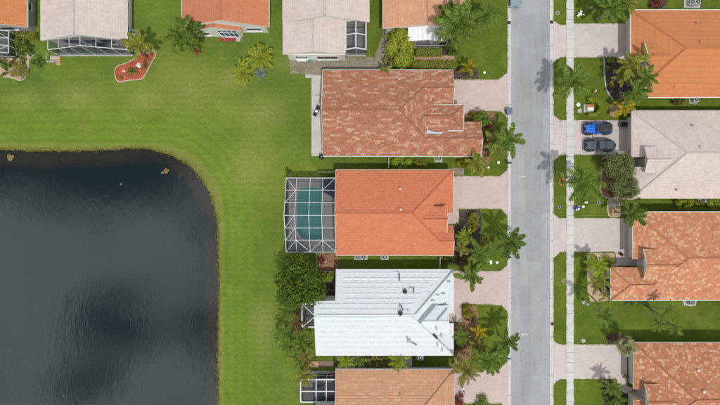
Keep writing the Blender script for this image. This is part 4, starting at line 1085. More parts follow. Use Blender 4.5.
def hedge(px0, py0, px1, py1, h, color, label, wob=.12, leaf=.16, dens=110):
    a = W(px0, py1, h); b = W(px1, py0, h); cx, cy = (a.x+b.x)/2, (a.y+b.y)/2; hx, hy = (b.x-a.x)/2, (b.y-a.y)/2
    root = thing('hedge', label, 'hedge', (cx, cy, 0), group='clipped hedges'); bm = BM(); r = random.Random(int(px0*7+py0))
    n = min(7000, int(dens*(4*hx*hy+2*h*(hx+hy)*2)))
    for k in range(n):
        u, v = r.uniform(-1,1), r.uniform(-1,1); top = r.random() < hx*hy/(hx*hy+h*(hx+hy)*.6)
        if top: p = Vector((u*hx, v*hy, h)); nn = Vector((0,0,1))
        elif r.random() < hx/(hx+hy): sg = r.choice((-1,1)); p = Vector((u*hx, sg*hy, r.uniform(.05,1)*h)); nn = Vector((0,sg,.3))
        else: sg = r.choice((-1,1)); p = Vector((sg*hx, v*hy, r.uniform(.05,1)*h)); nn = Vector((sg,0,.3))
        p += Vector((r.gauss(0,wob*.5), r.gauss(0,wob*.5), r.gauss(0,wob)-wob*.5+.12*math.sin(p.x*2.3+p.y)*wob*5))
        nn = (nn+Vector((r.gauss(0,.5),r.gauss(0,.5),r.gauss(0,.5)))).normalized(); s = nn.cross(Vector((r.gauss(0,1),r.gauss(0,1),r.gauss(0,1)))).normalized(); t = nn.cross(s); l = leaf*r.uniform(.7,1.3)
        quad(bm, [p-s*l*.5, p+t*l*.3, p+s*l*.5, p-t*l*.3])
    part('foliage', bm, 'lf_'+color, root, world=False, recalc=False)
    bm = BM()
    for k in range(max(2,int(hx/.6))):
        x = -hx+2*hx*(k+.5)/max(2,int(hx/.6)); tube(bm, [(x,0,0),(x+.05,.03,h*.8)], [.04,.02], 5)
    box(bm, -hx*.9, -hy*.8, h*.15, hx*.9, hy*.8, h*.72); part('stem', bm, 'bark', root, world=False); return root

exec_plants = True
# px, py, radius, height, frond kind, colour, fronds, label
P_ = palm
# -- lake side gardens
P_(137.8,44.5,16,4.8,'coco','yelgreen',13,'palm with pale broad fronds rising from the red mulch bed',(152,55))
P_(180,35,17,5.0,'queen','green',17,'bushy green palm overlapping the left edge of the terracotta roof')
P_(189,28,14,4.2,'queen','deep',12,'smaller dark palm against the left eave of the terracotta roof')
P_(193,43,9,2.2,'queen','green',10,'low green palm beside the reddish dead frond')
P_(260,58,14.5,3.0,'sago','lime',26,'larger of the two yellow green palms alone on the lawn, the upper one')
P_(243,73,13,2.4,'sago','lime',22,'smaller lower yellow green palm alone on the lawn')
P_(304,375,12,3.2,'sago','yelgreen',20,'spiky yellow green palm over the corner of the bottom screen porch')
P_(305,357,9,2.2,'thin','olive',14,'dull feathery palm standing in for a soft shadow on the lawn above the timber deck')  # added palm, its fronds stand in for a soft dark shadow
for a in [(283,300,9,3.2,'thin palm just below the left side of the big round tree'),(287,313,10,3.4,'thin palm below the big round tree, beside the brownish palm'),(283,334,10,3.4,'thin palm at the lawn edge level with the ridge of the white roof'),(301,338,11,3.0,'thin palm nearest the lower left corner of the white roof'),(289,347,9,2.6,'lowest thin palm of the cluster left of the white roof')]:
    P_(a[0],a[1],a[2],a[3],'thin','green',13,a[4],group='thin palms beside the white roofed house')
P_(297,322,10,2.6,'thin','brown',14,'brownish withered palm left of the tiny screen porch')
# -- upper centre
P_(459,24,24,7.2,'queen','green',20,'large deep green feathery palm over the corner of the peach roof')
P_(449,14,14,5.6,'queen','deep',11,'dark palm leaning over the peach roof behind the large feathery palm')
P_(487,14,15,5.2,'queen','green',14,'green palm on the front lawn right of the large feathery palm')
P_(470,67,10,2.6,'coco','yellow',9,'small yellowish palm at the corner of the first pink driveway')
P_(385,70,7,2.8,'coco','yelgreen',9,'tiny palm touching the top edge of the mottled brown roof')
# -- front gardens, left of the road
P_(509,139,17,5.4,'coco','green',11,'coconut palm over the kerb below the blue grey bin')
P_(494,142,13,3.0,'coco','olive',10,'dull olive palm between the mottled brown roof and the coconut palm at the kerb')
P_(476,164,14,3.4,'coco','yelgreen',11,'yellow green palm over the upper edge of the second pink driveway')
P_(509,242,17,5.4,'coco','deep',11,'dark coconut palm leaning over the kerb below the second pink driveway')
P_(481,254,16,4.0,'coco','green',12,'broad green palm in the middle of the bed by the salmon roof')
P_(463,237,10,2.2,'sago','bright',22,'bright spiky fern palm against the front corner of the salmon roof')
P_(471,276,15,4.2,'coco','green',10,'palm whose fronds hang over the upper edge of the third pink driveway')
P_(461,248,10,2.6,'coco','olive',9,'dull palm at the lower front corner of the salmon roof')
P_(507,342,13.5,5.0,'coco','deep',10,'dark palm leaning over the kerb beside the white roofed house lawn')
P_(479,332,9,2.4,'coco','gold',9,'small bright golden palm in the bed before the white roof')
P_(461,336,11,2.4,'sago','green',22,'green fern palm against the front of the white roof')
P_(488,360,17,4.6,'coco','green',14,'wide green palm at the top of the bottom pink driveway')
P_(466,370,15,4.4,'sago','olive',26,'round grey green palm at the front corner of the tan roof')
P_(477,346,11,3.2,'coco','olive',10,'olive palm between the golden palm and the wide palm')
# -- between white roof and tan roof
P_(345,361,10,2.2,'sago','bright',20,'leftmost fern palm in the strip between the white roof and the tan roof')
P_(358,360,9,2.0,'sago','green',18,'second fern palm from the left in the strip under the white roof')
P_(397,361,12,2.4,'sago','bright',22,'rightmost fern palm in the strip between the white roof and the tan roof')
# -- right of the road
P_(612,8,18,5.0,'coco','green',13,'palm with broad fronds above the top right driveway')
P_(628,4,14,5.0,'coco','yelgreen',11,'palm at the top edge touching the corner of the bright orange roof')
P_(600,3,11,3.0,'queen','green',11,'low palm at the top edge over the right hand lawn')
P_(572,82,18,5.6,'thin','green',17,'feathery palm arching over the pavement beside the bright orange roofed house',(560,90))
P_(631,64,17,4.8,'coco','yelgreen',12,'upper palm of the clump in front of the bright orange roof')
P_(646,56,10,4.2,'coco','yelgreen',6,'palm with a few upright fronds over the entry of the bright orange roof')
P_(646,78,15,5.2,'coco','green',11,'palm overlapping the left slope of the bright orange roof')
P_(636,92,15,4.2,'coco','green',12,'lowest palm of the clump in front of the bright orange roof')
P_(622,76,12,3.4,'coco','olive',10,'dull palm on the lawn side of the clump before the bright orange roof')
P_(625,108,11,2.0,'coco','gold',11,'low golden yellow palm beside the blue jeep')
P_(584,183,19,7.0,'thin','green',17,'feathery green palm over the pavement beside the pale roofed house',(562,182))
P_(632,214,16,4.8,'coco','deep',9,'dark coconut palm over the corner of the upper spotted orange roof')
P_(597,266,12,3.4,'thin','bright',13,'thin palm in the sandy bed above the white front window',(592,262))
P_(601,279,11,3.0,'thin','yelgreen',12,'yellowish thin palm in the sandy bed beside the white front window')
P_(607,294,9,2.2,'thin','olive',10,'dull thin palm at the bottom of the sandy bed')
P_(606,317,12,7.0,'thin','green',11,'slender palm with a long bare leaning trunk on the lawn below the sandy bed',(592,297),tr=.10)
for a in [(669,309.5,8,6.2,'uppermost of three slender leaning palms on the side lawn under the spotted roof'),(660,324,9,6.2,'lower left of three slender leaning palms on the side lawn'),(675,327,10,6.6,'lower right of three slender leaning palms on the side lawn')]:
    P_(a[0],a[1],a[2],a[3],'thin','green',11,a[4],(647+rnd.uniform(-1,1),307+rnd.uniform(-1,1)),group='three slender palms on the side lawn',tr=.10)
P_(626,347,12,3.4,'fan','grey',20,'grey green fan palm at the corner of the bottom right driveway')
P_(612,387,10,3.0,'thin','green',12,'thin palm in the dark bed at the bottom right entry')
P_(618,398,10,2.2,'coco','deep',9,'dark low palm at the bottom edge in front of the spotted brown roof')
# agave
P_(261,73.5,8,.8,'sago','silver',16,'blue grey agave at the foot of the lawn palms',None,'garden palms',False,70,12)
P_(197,50.5,5,.7,'coco','red',7,'reddish dead frond heap below the bushy palm',None,'garden palms',False,30,0)

# -- trees
tree(299,282,26.5,6.4,'canopy','big round dense green tree at the corner of the white roof')
tree(400,47,15,3.2,'lime','yellow green bushy tree left of the white roofed lanai', ry=21)
tree(621,166,15.5,4.6,'greygreen','upper half of the rounded grey green tree pair before the pale roof')
tree(626,186,14,4.4,'greygreen','lower, smaller crown of the grey green tree pair before the pale roof')
tree(484,118,12,2.8,'green','dark green bushy tree below the first pink driveway','M', ry=8)
# -- shrubs: px, py, r, h, colour, label, size
SH = [
 (17.5,47,10,1.8,'green','large round green shrub between the screen porch and the sandy bed','M'),
 (27,48,5,1.3,'deep','dark shrub touching the right side of the large round shrub','S'),(30,52,4,1.1,'green','small shrub at the upper right tip of the sandy bed','S'),
 (18.5,70.5,9.5,1.2,'olive','wide dome of olive shrub in the sandy bed','M'),(23,61.5,4.5,.8,'green','small green clump above the olive dome in the sandy bed','S'),
 (12,60,5,.6,'brown','brownish low clump at the top of the sandy bed','S'),(6,65,5.5,.9,'green','green clump left of the olive dome in the sandy bed','S'),
 (5,72.5,3,.5,'brown','small dark clump at the left of the sandy bed','S'),(2,60,5,.8,'green','green clump at the left edge by the porch','S'),(0,76,3,.6,'bright','bright small clump at the left edge bottom of the sandy bed','S'),
 (38.5,61,7,.5,'deep','low dark leafy clump on the lawn right of the sandy bed','S'),  # low leaf clump added to darken this spot of the lawn
 (133,70,5,.7,'green','green low shrub in the middle of the red mulch bed','S'),(144,63.5,4.5,.5,'brown','dark brown low shrub in the red mulch bed','S'),(120,77,2.5,.3,'olive','tiny olive plant at the tip of the red mulch bed','S'),(150,60,2,.3,'olive','tiny olive plant at the right of the red mulch bed','S'),(147,56,2.6,.4,'red','small reddish plant near the palm in the red mulch bed','S'),
 (393.5,34.5,8.5,2.2,'bright','bright green shrub at the lower left corner of the peach roof','M'),(389,60,8,1.6,'olive','olive shrub at the foot of the yellow green bushy tree','M'),
 (452,48,7.5,1.4,'deep','dark green shrub right of the white roofed lanai','M'),(446,46,3,.8,'red','small reddish shrub at the right post of the lanai','S'),
 (457,72,4,.6,'brown','dry brown shrub left of the small yellowish palm','S'),
 (473.5,115.5,5,1.4,'yellow','yellow shrub at the entry of the mottled brown roof','S'),(490,127,7,1.5,'red','reddish shrub below the dark bushy tree','M'),(486,134,7,1.6,'olive','olive shrub in the middle of the first front bed','M'),(484,146,7,1.2,'brown','brown grassy shrub by the corner of the mottled brown roof','M'),(489,152,6,1.0,'olive','olive low shrub at the lower end of the first front bed','S'),(478,126,6,1.3,'green','green shrub against the porch wing of the mottled brown roof','S'),
 (464,163,7,1.2,'yellow','yellow orange shrub left of the yellow green driveway palm','S'),
 (400.5,163,11,1.2,'bright','wide bright green shrub between the mottled brown and salmon roofs','M'),(421,161.5,7,1.0,'yelgreen','pale loose shrub left of the cooling unit by the salmon roof','M'),
 (288.5,170,3.2,.7,'deep','small dark shrub on the lawn above the pool cage','S'),
 (474,219,8,1.5,'yelgreen','yellow green shrub at the lower edge of the second pink driveway','M'),(473,229,5,1.0,'yellow','yellow brown shrub in the dark bed by the salmon roof','S'),(462,260,8,1.2,'brown','brown shrub at the lower end of the dark bed by the salmon roof','M'),(470,259,6,1.0,'red','reddish shrub left of the broad green palm','S'),(485,243,7,1.3,'olive','olive shrub behind the broad green palm','M'),
 (468,312,7,1.3,'yellow','yellow shrub at the lower edge of the third pink driveway','M'),(473,318,5,.9,'olive','olive shrub right of the yellow shrub by the third driveway','S'),(458,348,7,1.2,'brown','brown shrub at the lower front corner of the white roof','M'),(473,345,4,.8,'red','reddish shrub below the golden palm','S'),(455,354,5,.9,'yellow','yellow shrub tucked under the corner of the white roof','S'),(459,400,7,1.0,'red','dark red shrub at the bottom edge of the last pink driveway','M'),(480,403,9,.8,'green','low green hedge shrub at the very bottom by the last driveway','M'),
 (372,361,11,1.8,'olive','wide olive shrub in the middle of the strip under the white roof','M'),(385,361,8,1.4,'yelgreen','yellow green shrub in the strip under the white roof','M'),(338,363,5,1.1,'green','small shrub at the left end of the strip under the white roof','S'),
 (322.5,275,4,.9,'yellow','yellow green shrub right of the big round tree','S'),(331,276,6,.8,'bright','bright green shrub in the nook left of the white roof','M'),
 (321,261,4.5,.8,'red','red flowering shrub by the fence below the pool cage','S'),(303,330,4,.9,'brown','brown shrub under the tiny screen porch','S'),
 (448,262,6,.9,'brown','dark brown shrub right of the small gate under the salmon roof','S'),
 (657,3,7,1.3,'red','dark red shrub at the top edge beside the bright orange roof','M'),
 (611.5,60.5,3.6,.8,'bright','upper clipped round shrub in the bed by the bright orange roof','S'),(606.5,68.5,3.4,.8,'yelgreen','clipped yellowish ball shrub at the white edging','S'),(613,84,3.4,.8,'bright','lower clipped ball shrub in the bed by the bright orange roof','S'),
 (681.5,101.5,5.5,1.2,'olive','olive shrub left of the cooling unit under the bright orange roof','M'),(676.5,102,3.5,1.1,'brown','brown shrub under the bright orange roof eave','S'),
 (604,163,4,1.0,'deep','dark shrub at the upper left of the brown mulch bed','S'),(611,192,4,.7,'red','reddish low plant in the brown mulch bed','S'),
 (684.5,203,8.5,1.4,'bright','bright round shrub between the pale roof and the upper spotted roof','M'),(714,201,9,1.3,'bright','bright shrub at the right edge between the pale and spotted roofs','M'),(700,203,5,.7,'olive','small olive shrub between the two bright shrubs at the right edge','S'),
 (608,261.5,6.5,1.4,'bright','round bright shrub in the sandy bed near the entry','M'),(599,287,5,.8,'red','reddish shrub in the sandy bed below the window','S'),(605,272,5,1.0,'yelgreen','yellow green shrub in the sandy bed left of the window','S'),(594,258,3,.4,'grey','small grey plant at the top of the sandy bed','S'),
 (614,338.5,5,.6,'brown','dark dry shrub in the bed beside the grey green fan palm','S'),(627,377,3,.7,'bright','small bright plant by the bottom right garage','S'),(608,400,6,.9,'deep','dark shrub at the bottom edge of the last bed on the right','S'),(620,404,9,1.2,'green','green shrub cut by the bottom edge before the spotted brown roof','M'),
]
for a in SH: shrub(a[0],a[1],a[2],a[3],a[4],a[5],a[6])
hedge(8,32.5,34,38,1.2,'lime','yellow green hedge under the wall of the orange roofed house at upper left')
hedge(416,47.5,442,55,1.1,'bright','neatly clipped rectangular green hedge in front of the white roofed lanai',.06,.14)
hedge(413,60.5,456,68.5,1.3,'lime','long yellow green hedge along the top edge of the mottled brown roof',.2)
# ring hedge round the small cabinet
root = thing('hedge', 'horseshoe hedge wrapped round the cream and orange cabinet', 'hedge', (*G(590,108),0), group='clipped hedges'); bm = BM(); r = random.Random(5)
for k in range(3600):
    a = R(r.uniform(-118,118)); d = r.uniform(1.0,1.55); p = Vector((math.cos(a)*d, math.sin(a)*d*.95, .85+r.gauss(0,.1)-.9*abs(d-1.28)*r.random()*2)); p.z = max(.05, p.z)
    nn = Vector((r.gauss(0,.6),r.gauss(0,.6),1)).normalized(); s = nn.cross(Vector((r.gauss(0,1),r.gauss(0,1),r.gauss(0,1)))).normalized(); t = nn.cross(s); l = .16*r.uniform(.7,1.3)
    quad(bm, [p-s*l*.5, p+t*l*.3, p+s*l*.5, p-t*l*.3])
part('foliage', bm, 'lf_lime', root, world=False, recalc=False)
stems(root, .5, 1.2)
# ------------------------------------------------------------------ vehicles
def wheel(root, x, y, r, wd, axis='y'):
    bm = BM(); n = 20
    for z in (0,):
        ring = [(-wd/2, r*.62), (-wd/2, r*.94), (-wd*.38, r), (wd*.38, r), (wd/2, r*.94), (wd/2, r*.62)]
        vs = [[bm.verts.new((x+q[1]*math.cos(k*2*math.pi/n), y+q[0], r+q[1]*math.sin(k*2*math.pi/n))) for k in range(n)] for q in ring]
        for a, b in zip(vs, vs[1:]):
            for k in range(n): bm.faces.new((a[k],a[(k+1)%n],b[(k+1)%n],b[k]))
    w_ = part('wheel', bm, 'black', root, world=False, smooth=True)
    bm = BM()
    for s in (-1,1):
        c = bm.verts.new((x, y+s*wd*.30, r)); rg = [bm.verts.new((x+r*.63*math.cos(k*2*math.pi/n), y+s*wd*.42, r+r*.63*math.sin(k*2*math.pi/n))) for k in range(n)]
        for k in range(n): bm.faces.new((c, rg[k], rg[(k+1)%n]))
    part('rim', bm, 'chrome', w_, world=False)
def loft(bm, secs):
    """secs: list of (x, [(y,z)...]) half profiles from the middle top outwards-down; mirrored"""
    rows = []
    for x, pr in secs:
        full = [(-y, z) for y, z in pr[::-1]] + [(y, z) for y, z in pr if y > 1e-4]
        rows.append([bm.verts.new((x, y, z)) for y, z in full])
    for a, b in zip(rows, rows[1:]):
        for k in range(len(a)-1): bm.faces.new((a[k], a[k+1], b[k+1], b[k]))
    bm.faces.new(rows[0]); bm.faces.new(rows[-1])
def jeep(label, loc, rz, paint, topm, spare, L=4.4):
    """open off road car, nose towards -x"""
    root = thing('jeep', label, 'car', loc, rz, 'off road cars on the driveway')
    xf = -L/2; bm = BM()     # tub
    loft(bm, [(xf+1.55,[(0,.95),(.70,.95),(.76,.85),(.76,.45)]),(xf+1.7,[(0,1.02),(.74,1.02),(.79,.9),(.79,.42)]),(xf+4.05,[(0,1.02),(.74,1.02),(.79,.9),(.79,.42)]),(xf+4.2,[(0,.98),(.70,.98),(.76,.9),(.76,.5)])])
    b = part('body', bm, 'jeepgrey' if paint != 'jeepblue' else paint, root, world=False)
    bm = BM(); loft(bm, [(xf+.30,[(0,1.00),(.40,.985),(.52,.93),(.54,.55)]),(xf+.42,[(0,1.06),(.42,1.045),(.56,.97),(.58,.5)]),(xf+1.0,[(0,1.10),(.48,1.085),(.62,1.0),(.64,.5)]),(xf+1.60,[(0,1.12),(.55,1.105),(.70,1.02),(.72,.5)])])
    hd = part('hood', bm, paint, root, world=False)
    for y in (-.18,.18):
        bm = BM(); box(bm, xf+.85, y-.05, 1.085, xf+1.25, y+.05, 1.125, .012); part('hood_vent', bm, 'dark', hd, world=False)
    bm = BM(); box(bm, xf+.24, -.50, .52, xf+.33, .50, .98, .03); g = part('grille', bm, paint, root, world=False)
    for i in range(7):
        bm = BM(); y = -.24+i*.08; box(bm, xf+.225, y-.022, .60, xf+.25, y+.022, .90); part('grille_slot', bm, 'dark', g, world=False)
    for y in (-.40,.40):
        bm = BM(); tube(bm, [(xf+.20,y,.78),(xf+.30,y,.78)], [.10,.105], 14); part('headlight', bm, 'lamp', root, world=False)
    bm = BM(); box(bm, xf+.0, -.82, .45, xf+.18, .82, .66, .04); part('front_bumper', bm, 'dark', root, world=False)
    bm = BM(); box(bm, xf+4.22, -.78, .45, xf+4.36, .78, .64, .04); part('rear_bumper', bm, 'dark', root, world=False)
    for sy in (-1,1):
        for x0, x1 in ((.22,1.45),(3.05,4.15)):
            bm = BM(); pts = [(xf+x0,.74),(xf+x0+.22,.93),(xf+x1-.35,.95),(xf+x1,.70)]
            for (xa,za),(xb,zb) in zip(pts, pts[1:]):
                y0, y1 = sy*.60, sy*.95; quad(bm, [(xa,y0,za),(xb,y0,zb),(xb,y1,zb-.02),(xa,y1,za-.02)]); quad(bm, [(xa,y1,za-.02),(xb,y1,zb-.02),(xb,y1,zb-.09),(xa,y1,za-.09)])
            part('fender', bm, 'dark', root, world=False, recalc=False)
        for x in (xf+.86, xf+3.55): wheel(root, x, sy*.80, .40, .26)
        bm = BM(); box(bm, xf+1.62, sy*.98-.10, 1.10, xf+1.74, sy*.98+.10, 1.28, .03); part('mirror', bm, 'dark', root, world=False)
        bm = BM(); box(bm, xf+1.75, sy*.80-.02, .50, xf+2.55, sy*.80+.02, 1.0, .01); d = part('door', bm, paint, root, world=False)
        bm = BM(); box(bm, xf+2.35, sy*.825-.02, .86, xf+2.48, sy*.825+.02, .90); part('handle', bm, 'dark', d, world=False)
        bm = BM(); box(bm, xf+4.18, sy*.62-.07, .80, xf+4.24, sy*.62+.07, 1.0, .015); part('tail_light', bm, 'taillamp', root, world=False)
    # windscreen leaning back in its frame
    bm = BM(); a, b_ = (xf+1.58,1.09), (xf+1.86,1.66)
    quad(bm, [(a[0],-.66,a[1]),(a[0],.66,a[1]),(b_[0],.60,b_[1]),(b_[0],-.60,b_[1])]); ws = part('windscreen', bm, 'glass', root, world=False)
    for p, q in (((a[0],-.70,a[1]),(b_[0],-.64,b_[1])),((a[0],.70,a[1]),(b_[0],.64,b_[1])),((b_[0],-.67,b_[1]),(b_[0],.67,b_[1])),((a[0],-.7,a[1]),(a[0],.7,a[1]))):
        bm = BM(); beam(bm, p, q, .09, .07); part('frame', bm, paint, ws, world=False)
    for y in (-.3,.25):
        bm = BM(); beam(bm, (a[0]+.03,y,a[1]+.06), (a[0]+.18,y+.38,a[1]+.30), .025,.02); part('wiper', bm, 'dark', ws, world=False)
    if topm == 'softtop':   # sagging fabric top tapering to the rear
        bm = BM(); loft(bm, [(xf+1.84,[(0,1.72),(.40,1.71),(.62,1.64),(.66,1.55)]),(xf+2.4,[(0,1.83),(.45,1.81),(.66,1.72),(.72,1.1)]),(xf+3.1,[(0,1.80),(.46,1.78),(.66,1.68),(.75,1.03)]),(xf+3.75,[(0,1.70),(.42,1.67),(.60,1.55),(.72,1.03)]),(xf+4.25,[(0,1.12),(.35,1.12),(.55,1.09),(.62,1.03)])])
        t = part('soft_top', bm, topm, root, world=False, smooth=True)
        for x, z in ((xf+2.4,1.835),(xf+3.1,1.805)):
            bm = BM(); beam(bm, (x,-.62,z-.06), (x,0,z+.005), .05,.03); beam(bm, (x,0,z+.005), (x,.62,z-.06), .05,.03); part('roof_bow', bm, 'dark', t, world=False)
    else:
        bm = BM(); loft(bm, [(xf+1.84,[(0,1.70),(.50,1.69),(.62,1.64),(.66,1.55)]),(xf+2.0,[(0,1.77),(.52,1.76),(.66,1.70),(.72,1.1)]),(xf+3.5,[(0,1.79),(.52,1.78),(.67,1.71),(.75,1.03)]),(xf+4.05,[(0,1.75),(.50,1.74),(.64,1.66),(.73,1.03)]),(xf+4.12,[(0,1.6),(.46,1.6),(.6,1.52),(.7,1.03)])])
        t = part('hard_top', bm, topm, root, world=False)
        bm = BM(); box(bm, xf+2.72, -.66, 1.768, xf+2.78, .66, 1.800); part('roof_seam', bm, 'dark', t, world=False)
        for y in (-.55,.55):
            bm = BM(); box(bm, xf+2.2, y-.02, 1.77, xf+3.9, y+.02, 1.83, .01); part('roof_rail', bm, 'dark', t, world=False)
        for sy in (-1,1):
            bm = BM(); quad(bm, [(xf+2.95,sy*.705,1.62),(xf+3.85,sy*.70,1.6),(xf+3.9,sy*.755,1.16),(xf+2.95,sy*.765,1.16)]); part('side_window', bm, 'glass', t, world=False)
    if spare:
        n = 20; bm = BM(); xs = xf+4.22
        prof = [(0.0,.24),(0.0,.37),(.05,.40),(.20,.40),(.25,.37),(.25,.24)]
        vs = [[bm.verts.new((xs+q[0], q[1]*math.cos(k*2*math.pi/n), 1.02+q[1]*math.sin(k*2*math.pi/n))) for k in range(n)] for q in prof]
        for a_, c_ in zip(vs, vs[1:]):
            for k in range(n): bm.faces.new((a_[k],a_[(k+1)%n],c_[(k+1)%n],c_[k]))
        sw = part('spare_wheel', bm, 'black', root, world=False, smooth=True)
        bm = BM(); tube(bm, [(xs+.02,0,1.02),(xs+.16,0,1.02)], [.245,.24], 20); part('rim', bm, 'grille', sw, world=False)
    return root
p = W(598.8,128.4,1.0); jeep('blue jeep with a bright blue hood and black soft top parked beside the golden palm', (p.x,p.y,.035), R(1), 'jeepblue', 'softtop', False, 4.45)
p = W(600,145.2,1.0); jeep('dark grey jeep with a spare wheel on its back parked by the grass', (p.x,p.y,.035), R(-1), 'jeepgrey', 'hardtop', True, 4.45)
# silver car, mostly beyond the top edge
root = thing('parked_car', 'silver blue car on the road cut by the top edge', 'car', (*G(514.2,-5.8),.01), R(90), 'vehicles')
bm = BM(); loft(bm, [(-2.2,[(0,.62),(.55,.62),(.72,.55),(.74,.35)]),(-2.1,[(0,.80),(.60,.79),(.82,.68),(.86,.28)]),(-1.0,[(0,.97),(.66,.95),(.88,.80),(.90,.22)]),(1.3,[(0,1.0),(.66,.98),(.88,.82),(.90,.22)]),(2.1,[(0,.95),(.62,.93),(.84,.78),(.87,.26)]),(2.22,[(0,.75),(.55,.75),(.75,.65),(.78,.35)])]); b = part('body', bm, 'silver', root, world=False, smooth=False)
bm = BM(); loft(bm, [(-1.15,[(0,.97),(.60,.96),(.80,.9),(.84,.84)]),(-.45,[(0,1.38),(.46,1.36),(.58,1.30),(.80,.9)]),(.9,[(0,1.42),(.48,1.40),(.60,1.33),(.80,.9)]),(1.75,[(0,1.0),(.55,.99),(.72,.95),(.80,.9)])]); part('cabin_glass', bm, 'glass', root, world=False)
bm = BM(); loft(bm, [(-.42,[(0,1.40),(.44,1.385),(.55,1.33)]),(.2,[(0,1.455),(.46,1.44),(.57,1.37)]),(.9,[(0,1.44),(.46,1.425),(.58,1.355)])]); part('roof', bm, 'silver', root, world=False)
for x in (-1.4,1.35):
    for y in (-.8,.8): wheel(root, x, y, .33, .22)
for y in (-.62,.62):
    bm = BM(); box(bm, -2.2, y-.16, .58, -2.06, y+.16, .72, .03); part('headlight', bm, 'lamp', root, world=False)
    bm = BM(); box(bm, 2.08, y-.16, .64, 2.22, y+.16, .82, .03); part('tail_light', bm, 'taillamp', root, world=False)
    bm = BM(); box(bm, -.75, y*1.55-.09, .92, -.60, y*1.55+.09, 1.05, .03); part('mirror', bm, 'silver', root, world=False)
bm = BM(); box(bm, 2.2, -.7, .30, 2.27, .7, .55, .03); part('bumper', bm, 'silver', root, world=False)
bm = BM(); box(bm, 2.225, -.26, .60, 2.245, .26, .72); part('number_plate', bm, 'white', root, world=False)

# ------------------------------------------------------------------ cooling units
def ac(px, py, label, rz=0):
    root = thing('cooling_unit', label, 'cooling unit', (*G(px, py), 0), rz, 'cooling units beside the houses')
    bm = BM(); box(bm, -.62, -.55, -.02, .62, .55, .09, .02); part('pad', bm, 'slab', root, world=False)
    bm = BM(); box(bm, -.40, -.40, .092, .40, .40, .82, .04); c = part('cabinet', bm, 'cabinet', root, world=False)
    for s in (-1,1):
        for k in range(6):
            bm = BM(); z = .18+k*.10; box(bm, -.34, s*.402-.012, z, .34, s*.402+.012, z+.05); part('louvre', bm, 'grille', c, world=False)
    bm = BM(); cyl(bm, 0, 0, .80, .845, .33, 20); fan = part('fan_well', bm, 'dark', root, world=False)
    for k in range(6):
        bm = BM(); a = k*math.pi/3; beam(bm, (math.cos(a)*.06,math.sin(a)*.06,.858), (math.cos(a)*.33,math.sin(a)*.33,.858), .045, .02); part('fan_guard_bar', bm, 'grille', fan, world=False)
    bm = BM(); cyl(bm, 0, 0, .846, .88, .09, 12); part('fan_hub', bm, 'cabinet', fan, world=False)
    return root
u = ac(438.3,158.6,'white cooling unit under the lower edge of the mottled brown roof')
def acc(px, py, label, rz=0): p = G(px, py); copy_thing(u, (p[0], p[1], 0), rz, label)
acc(358,256.6,'left cooling unit of the pair under the salmon roof'); acc(363.5,256.4,'dark fronted cooling unit right beside the left unit under the salmon roof')
acc(384.5,256.6,'right cooling unit standing apart under the salmon roof'); acc(420,356.2,'cooling unit under the lower edge of the white roof'); acc(136.5,33.5,'cooling unit beside the right wall of the pale house at upper left', R(90))
acc(692.8,100.2,'cooling unit under the lower edge of the bright orange roof'); acc(689,301.5,'cooling unit on a pale pad under the spotted orange roof'); acc(689,4,'left cooling unit above the bright orange roof'); acc(694.5,3.6,'right cooling unit above the bright orange roof'); acc(704,199.5,'cooling unit between the bright shrubs under the pale roof on the right')
slab('equipment_pad', [(682,299),(697,299),(695.5,305.3),(691,306),(684,305.3)], 'slab', .035); slab('equipment_pad', [(684,-3),(700,-3),(700,8),(684,8)], 'slab', .035); slab('equipment_pad', [(697,198),(718,198),(718,200.5),(697,200.5)], 'slab', .035)

# ------------------------------------------------------------------ small things
def mailbox(px, py, label, m, rz=0):
    root = thing('mailbox', label, 'mailbox', (*G(px, py), 0), rz, 'mailboxes at the kerb')
    bm = BM(); box(bm, -.06,-.06,0,.06,.06,1.0,.01); part('post', bm, m, root, world=False)
    bm = BM(); pr = [(-.14,1.0),(.14,1.0),(.14,1.16),(.10,1.25),(0,1.29),(-.10,1.25),(-.14,1.16)]
    a = [bm.verts.new((-.28,y,z)) for y, z in pr]; b = [bm.verts.new((.34,y,z)) for y, z in pr]; bm.faces.new(a); bm.faces.new(b[::-1]); [bm.faces.new((a[i],a[(i+1)%7],b[(i+1)%7],b[i])) for i in range(7)]
    bx_ = part('box', bm, m, root, world=False)
    bm = BM(); box(bm, .341,-.13,1.01,.36,.13,1.22,.008); part('door', bm, m, bx_, world=False)
    bm = BM(); box(bm, .05,.141,1.12,.09,.155,1.34); part('flag', bm, 'redfab', bx_, world=False)
    bm = BM(); beam(bm, (-.02,0,.62), (.3,0,.98), .06,.06); part('bracket', bm, m, root, world=False); return root
mailbox(506.8,163.3,'black mailbox on the lawn edge above the second pink driveway','dark')
mailbox(506.6,256.5,'rust brown mailbox under the dark coconut palm at the kerb','maroon')
mailbox(506,356.5,'dark grey mailbox under the palm at the last pink driveway','bluegrey')
